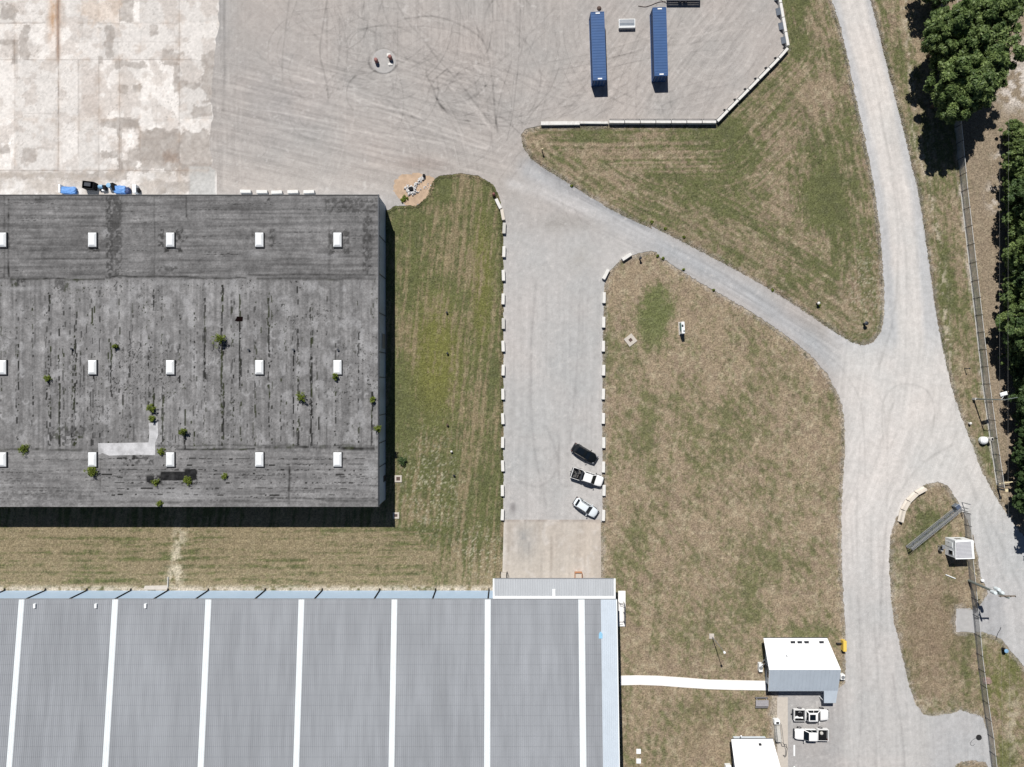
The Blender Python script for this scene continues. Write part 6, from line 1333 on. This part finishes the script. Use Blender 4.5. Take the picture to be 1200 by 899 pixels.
def trunk_mb(cl, Ht, r, seed):
    r_ = random.Random(seed); mb = MB(); top = Ht * .62
    mb.tube([(0, 0, -.2), (.05, .02, Ht * .2), (.1, -.05, Ht * .42), (.05, .1, top)], [r * 1.25, r, r * .75, r * .4], 10)
    for k in range(12):
        q_ = cl[r_.randrange(len(cl))]; z = r_.uniform(Ht * .2, top * .95); a = Vector((.06, 0, z)); b = Vector(q_); mid = a.lerp(b, .5) + Vector((0, 0, .4))
        mb.tube([a, mid, b], [r * .38, r * .25, r * .08], 6)
    return mb
CROWNS = []
def make_tree(name, variant, loc, s, rz, label, cat='tree', group=None, protos={}):
    key = variant
    if key not in protos:
        sd, Rr, Ht, z0, nc, per, size, cone, lm = VAR[variant]
        (v, f, t), cl = tree_mesh(sd, Rr, Ht, z0, nc, per, size, cone)
        cr = np_mesh('crown', v, f, M[lm], t); tr_ = trunk_mb(cl, Ht, Ht * .022, sd).build('trunk', M['bark'], smooth=True); protos[key] = (cr.data, tr_.data)
        bpy.data.objects.remove(cr); bpy.data.objects.remove(tr_)
    e = empty(name, (*loc, 0), rz, label, cat, group); e.scale = s if isinstance(s, tuple) else (s, s, s)
    for nm, me in zip(('crown', 'trunk'), protos[key]): o = bpy.data.objects.new(nm, me); COL.objects.link(o); o.parent = e
    return e
VAR = {0: (31, 5.3, 12.5, 2.2, 270, 120, .28, False, 'leaf'), 1: (47, 5.1, 11.5, 1.8, 270, 120, .28, False, 'leaf'), 2: (63, 4.4, 10, .6, 190, 85, .24, False, 'leaf_pine'), 3: (77, 4.0, 9, .2, 190, 80, .24, False, 'leaf'), 4: (91, 2.4, 4.4, .0, 110, 90, .20, False, 'leaf'), 5: (5, 3.9, 13, 1.0, 200, 90, .24, True, 'leaf_pine')}
GT = 'trees of the roadside clump'
make_tree('broadleaf_tree', 0, at(1091, 126), 1.08, .3, 'big green tree at the south end of the roadside clump, shading the fence', group=GT)
make_tree('broadleaf_tree', 1, at(1110, 96), 1.1, 1.7, 'green tree second from the south in the roadside clump', group=GT)
make_tree('broadleaf_tree', 0, at(1087, 66), 1.0, 3.1, 'green tree in the middle of the roadside clump on its road side', group=GT)
make_tree('broadleaf_tree', 1, at(1122, 54), 1.05, 4.4, 'green tree in the middle of the roadside clump away from the road', group=GT)
make_tree('broadleaf_tree', 3, at(1148, 26), 1.05, 2.2, 'lighter green tree at the outer edge of the roadside clump near the top', group=GT)
make_tree('broadleaf_tree', 0, at(1128, 6), .95, 5.3, 'green tree near the top edge in the roadside clump', group=GT)
make_tree('dark_tree', 2, at(1086, -8), 1.0, 1.0, 'dark tree at the top edge of the roadside clump, nearest the road', group=GT)
GW = 'trees of the wood along the right edge'
r5 = random.Random(6)
VAR2 = 0
wy = [178, 206, 236, 264, 294, 324, 352, 382, 412, 440, 470, 500, 530, 560, 590]
for i, y in enumerate(wy):
    x = 1184 + r5.uniform(-3, 3) + (16 if y > 420 else 0) + (10 if y < 190 else 0); v = ([3, 3, 2] if y < 420 else [5, 2, 5])[i % 3]  # southern part of the wood: its shade is put into darker leaf colours
    make_tree('wood_tree', v, at(x, y), r5.uniform(1.05, 1.25), r5.uniform(0, 6), f'dense {"dark" if v != 3 else "bright"} green tree on the front edge of the right-hand wood, {ORD[i]} from the north', group=GW)
for i, y in enumerate(range(150, 610, 34)):
    make_tree('wood_tree', [2, 5, 3][i % 3], at(1228 + r5.uniform(-6, 6), y), r5.uniform(1.2, 1.4), r5.uniform(0, 6), 'dark green tree standing deeper in the wood beyond the right edge', group='trees deeper in the wood')
VAR[6] = (23, 2.6, 5.0, .0, 120, 90, .20, False, 'leaf_pine')
nb_ = {False: 0, True: 0}
for y in range(160, 598, 17):
    dk_ = y > 415; i = nb_[dk_]; nb_[dk_] += 1  # southern bushes carry the wood's shade in their darker leaf colour
    make_tree('undergrowth_bush', 6 if dk_ else 4, at((1191 if dk_ else 1180) + r5.uniform(-3, 3), y), r5.uniform(.8, 1.15), r5.uniform(0, 6), f'{"dark" if dk_ else "bright"} low bush at the wood edge, {ORD[i]} {"dark" if dk_ else "bright"} one from the north', 'bush', 'bushes at the wood edge')

# weeds rooted in the old roof
GP = 'weeds growing on the old roof'
protoW = {}
def weed(px, py, r, label, z=ZB, h=.8, dark=False, grp=GP, nm='roof_weed', sz=.12):
    x, y = (RB(px, py) if z else at(px, py)); e = empty(nm, (x, y, z), r5.uniform(0, 6), label, 'weed', grp)
    cl = np.array([(rng.normal() * r * .33, rng.normal() * r * .36, rng.uniform(.1, 1.) * h) for _ in range(int(14 + 26 * r))])
    v, f, t = leaves(cl, rng.uniform(.12, .30, len(cl)) * (.6 + r * .6), 30, sz * .8, seed=int(px) + 1)
    np_mesh('foliage', v, f, M['leaf_pine' if dark else 'leaf_weed'], t, parent=e)
    mb = MB()
    for q_ in cl[::3]: mb.tube([(0, 0, 0), (q_[0] * .5, q_[1] * .5, q_[2] * .7), tuple(q_)], .02, 4)
    mb.build('stem', M['bark'], e)
for px, py, r, h, lab in [(260.5, 398, 1.15, 2.0, 'largest bright weed on the middle of the old roof, above a dark streak'), (136.5, 406, .5, .8, 'small dark green weed between the two left skylight columns of the roof'), (57, 443.5, .6, .7, 'low olive weed near the left end of the middle roof bay'), (179.5, 478, .8, 1.2, 'upper weed of the pair just above the silvery roof patch'),
        (179.5, 491, .6, .8, 'lower weed of the pair touching the silvery roof patch'), (217, 506, .7, 1.5, 'tall narrow weed right of the silvery roof patch'), (29, 525.5, 1.0, .7, 'weed on the left part of the southern roof seam'), (109.5, 552, 1.2, 1.0, 'round bright weed touching the southern skylight next to the silvery patch'),
        (189.5, 529, .7, .5, 'weed tucked between the silvery patch and a skylight'), (183, 564.5, .6, .5, 'small weed at the left end of the black roof patch'), (221, 563, .9, .4, 'low weed along the right end of the black roof patch'), (264, 558, .6, .4, 'small olive weed alone in the southern roof bay'), (187, 590, .6, .4, 'tiny weed on the south roof edge'),
        (354, 465, .9, 1.3, 'bright weed in the right half of the middle roof bay'), (437.5, 468.5, .55, .9, 'small bright weed near the east roof edge, the upper of two'), (443.5, 501.5, .65, 1.0, 'bright weed overhanging the east roof edge'), (393.5, 441, .7, 1.0, 'weed under the skylight in the right of the middle row')]:
    weed(px, py, r, lab, h=h)
weed(471.5, 540, .9, 'dark leafy weed in the grass just outside the east wall shadow of the old warehouse', z=0, h=.8, dark=True, grp='weeds on the ground', nm='ground_weed')
weed(474, 233, .7, 'low weed at the south-west edge of the sand patch', z=0, h=.3, grp='weeds on the ground', nm='ground_weed')
for i, (px, py) in enumerate([(770.5, 300), (777, 303), (801, 316), (836, 340), (764, 260), (779, 268), (801, 278), (670, 218), (905, 340), (960, 358)]):
    weed(px, py, .2, f'tuft of weeds on the kerb line of the access road, {ORD[i]} of the tufts', z=0, h=.25, grp='tufts along the access road', nm='ground_weed', sz=.10)

# ================================================================== camera, sun, sky
cam = bpy.data.cameras.new('camera'); co = bpy.data.objects.new('camera', cam); COL.objects.link(co); co.location = (0, 0, H); co.rotation_euler = (0, 0, 0)
cam.sensor_width = 36; cam.lens = 18 / (600 * U / H); cam.clip_end = 8000; cam.clip_start = 1; S.camera = co
EL, AZ = R(52.5), R(17.8)     # sun in the north-north-west of the picture's up direction
sd = Vector((-math.sin(AZ) * math.cos(EL), math.cos(AZ) * math.cos(EL), math.sin(EL)))
sun = bpy.data.lights.new('sun', 'SUN'); sun.energy = 5.0; sun.angle = R(.53); sun.color = (1, .965, .92); so = bpy.data.objects.new('sun', sun); COL.objects.link(so); so.rotation_euler = sd.to_track_quat('Z', 'Y').to_euler(); so.location = (0, 0, 60)
w = bpy.data.worlds.new('World'); S.world = w; w.use_nodes = True; nt = w.node_tree; bg = nt.nodes['Background']; sk = nt.nodes.new('ShaderNodeTexSky'); sk.sky_type = 'NISHITA'; sk.sun_disc = False; sk.sun_elevation = EL; sk.sun_rotation = -AZ; sk.air_density = .6; sk.dust_density = .3; sk.altitude = 600
nt.links.new(sk.outputs[0], bg.inputs[0]); bg.inputs[1].default_value = .05
S.view_settings.view_transform = 'Standard'; S.view_settings.look = 'None'; S.view_settings.gamma = 1; S.view_settings.exposure = .17
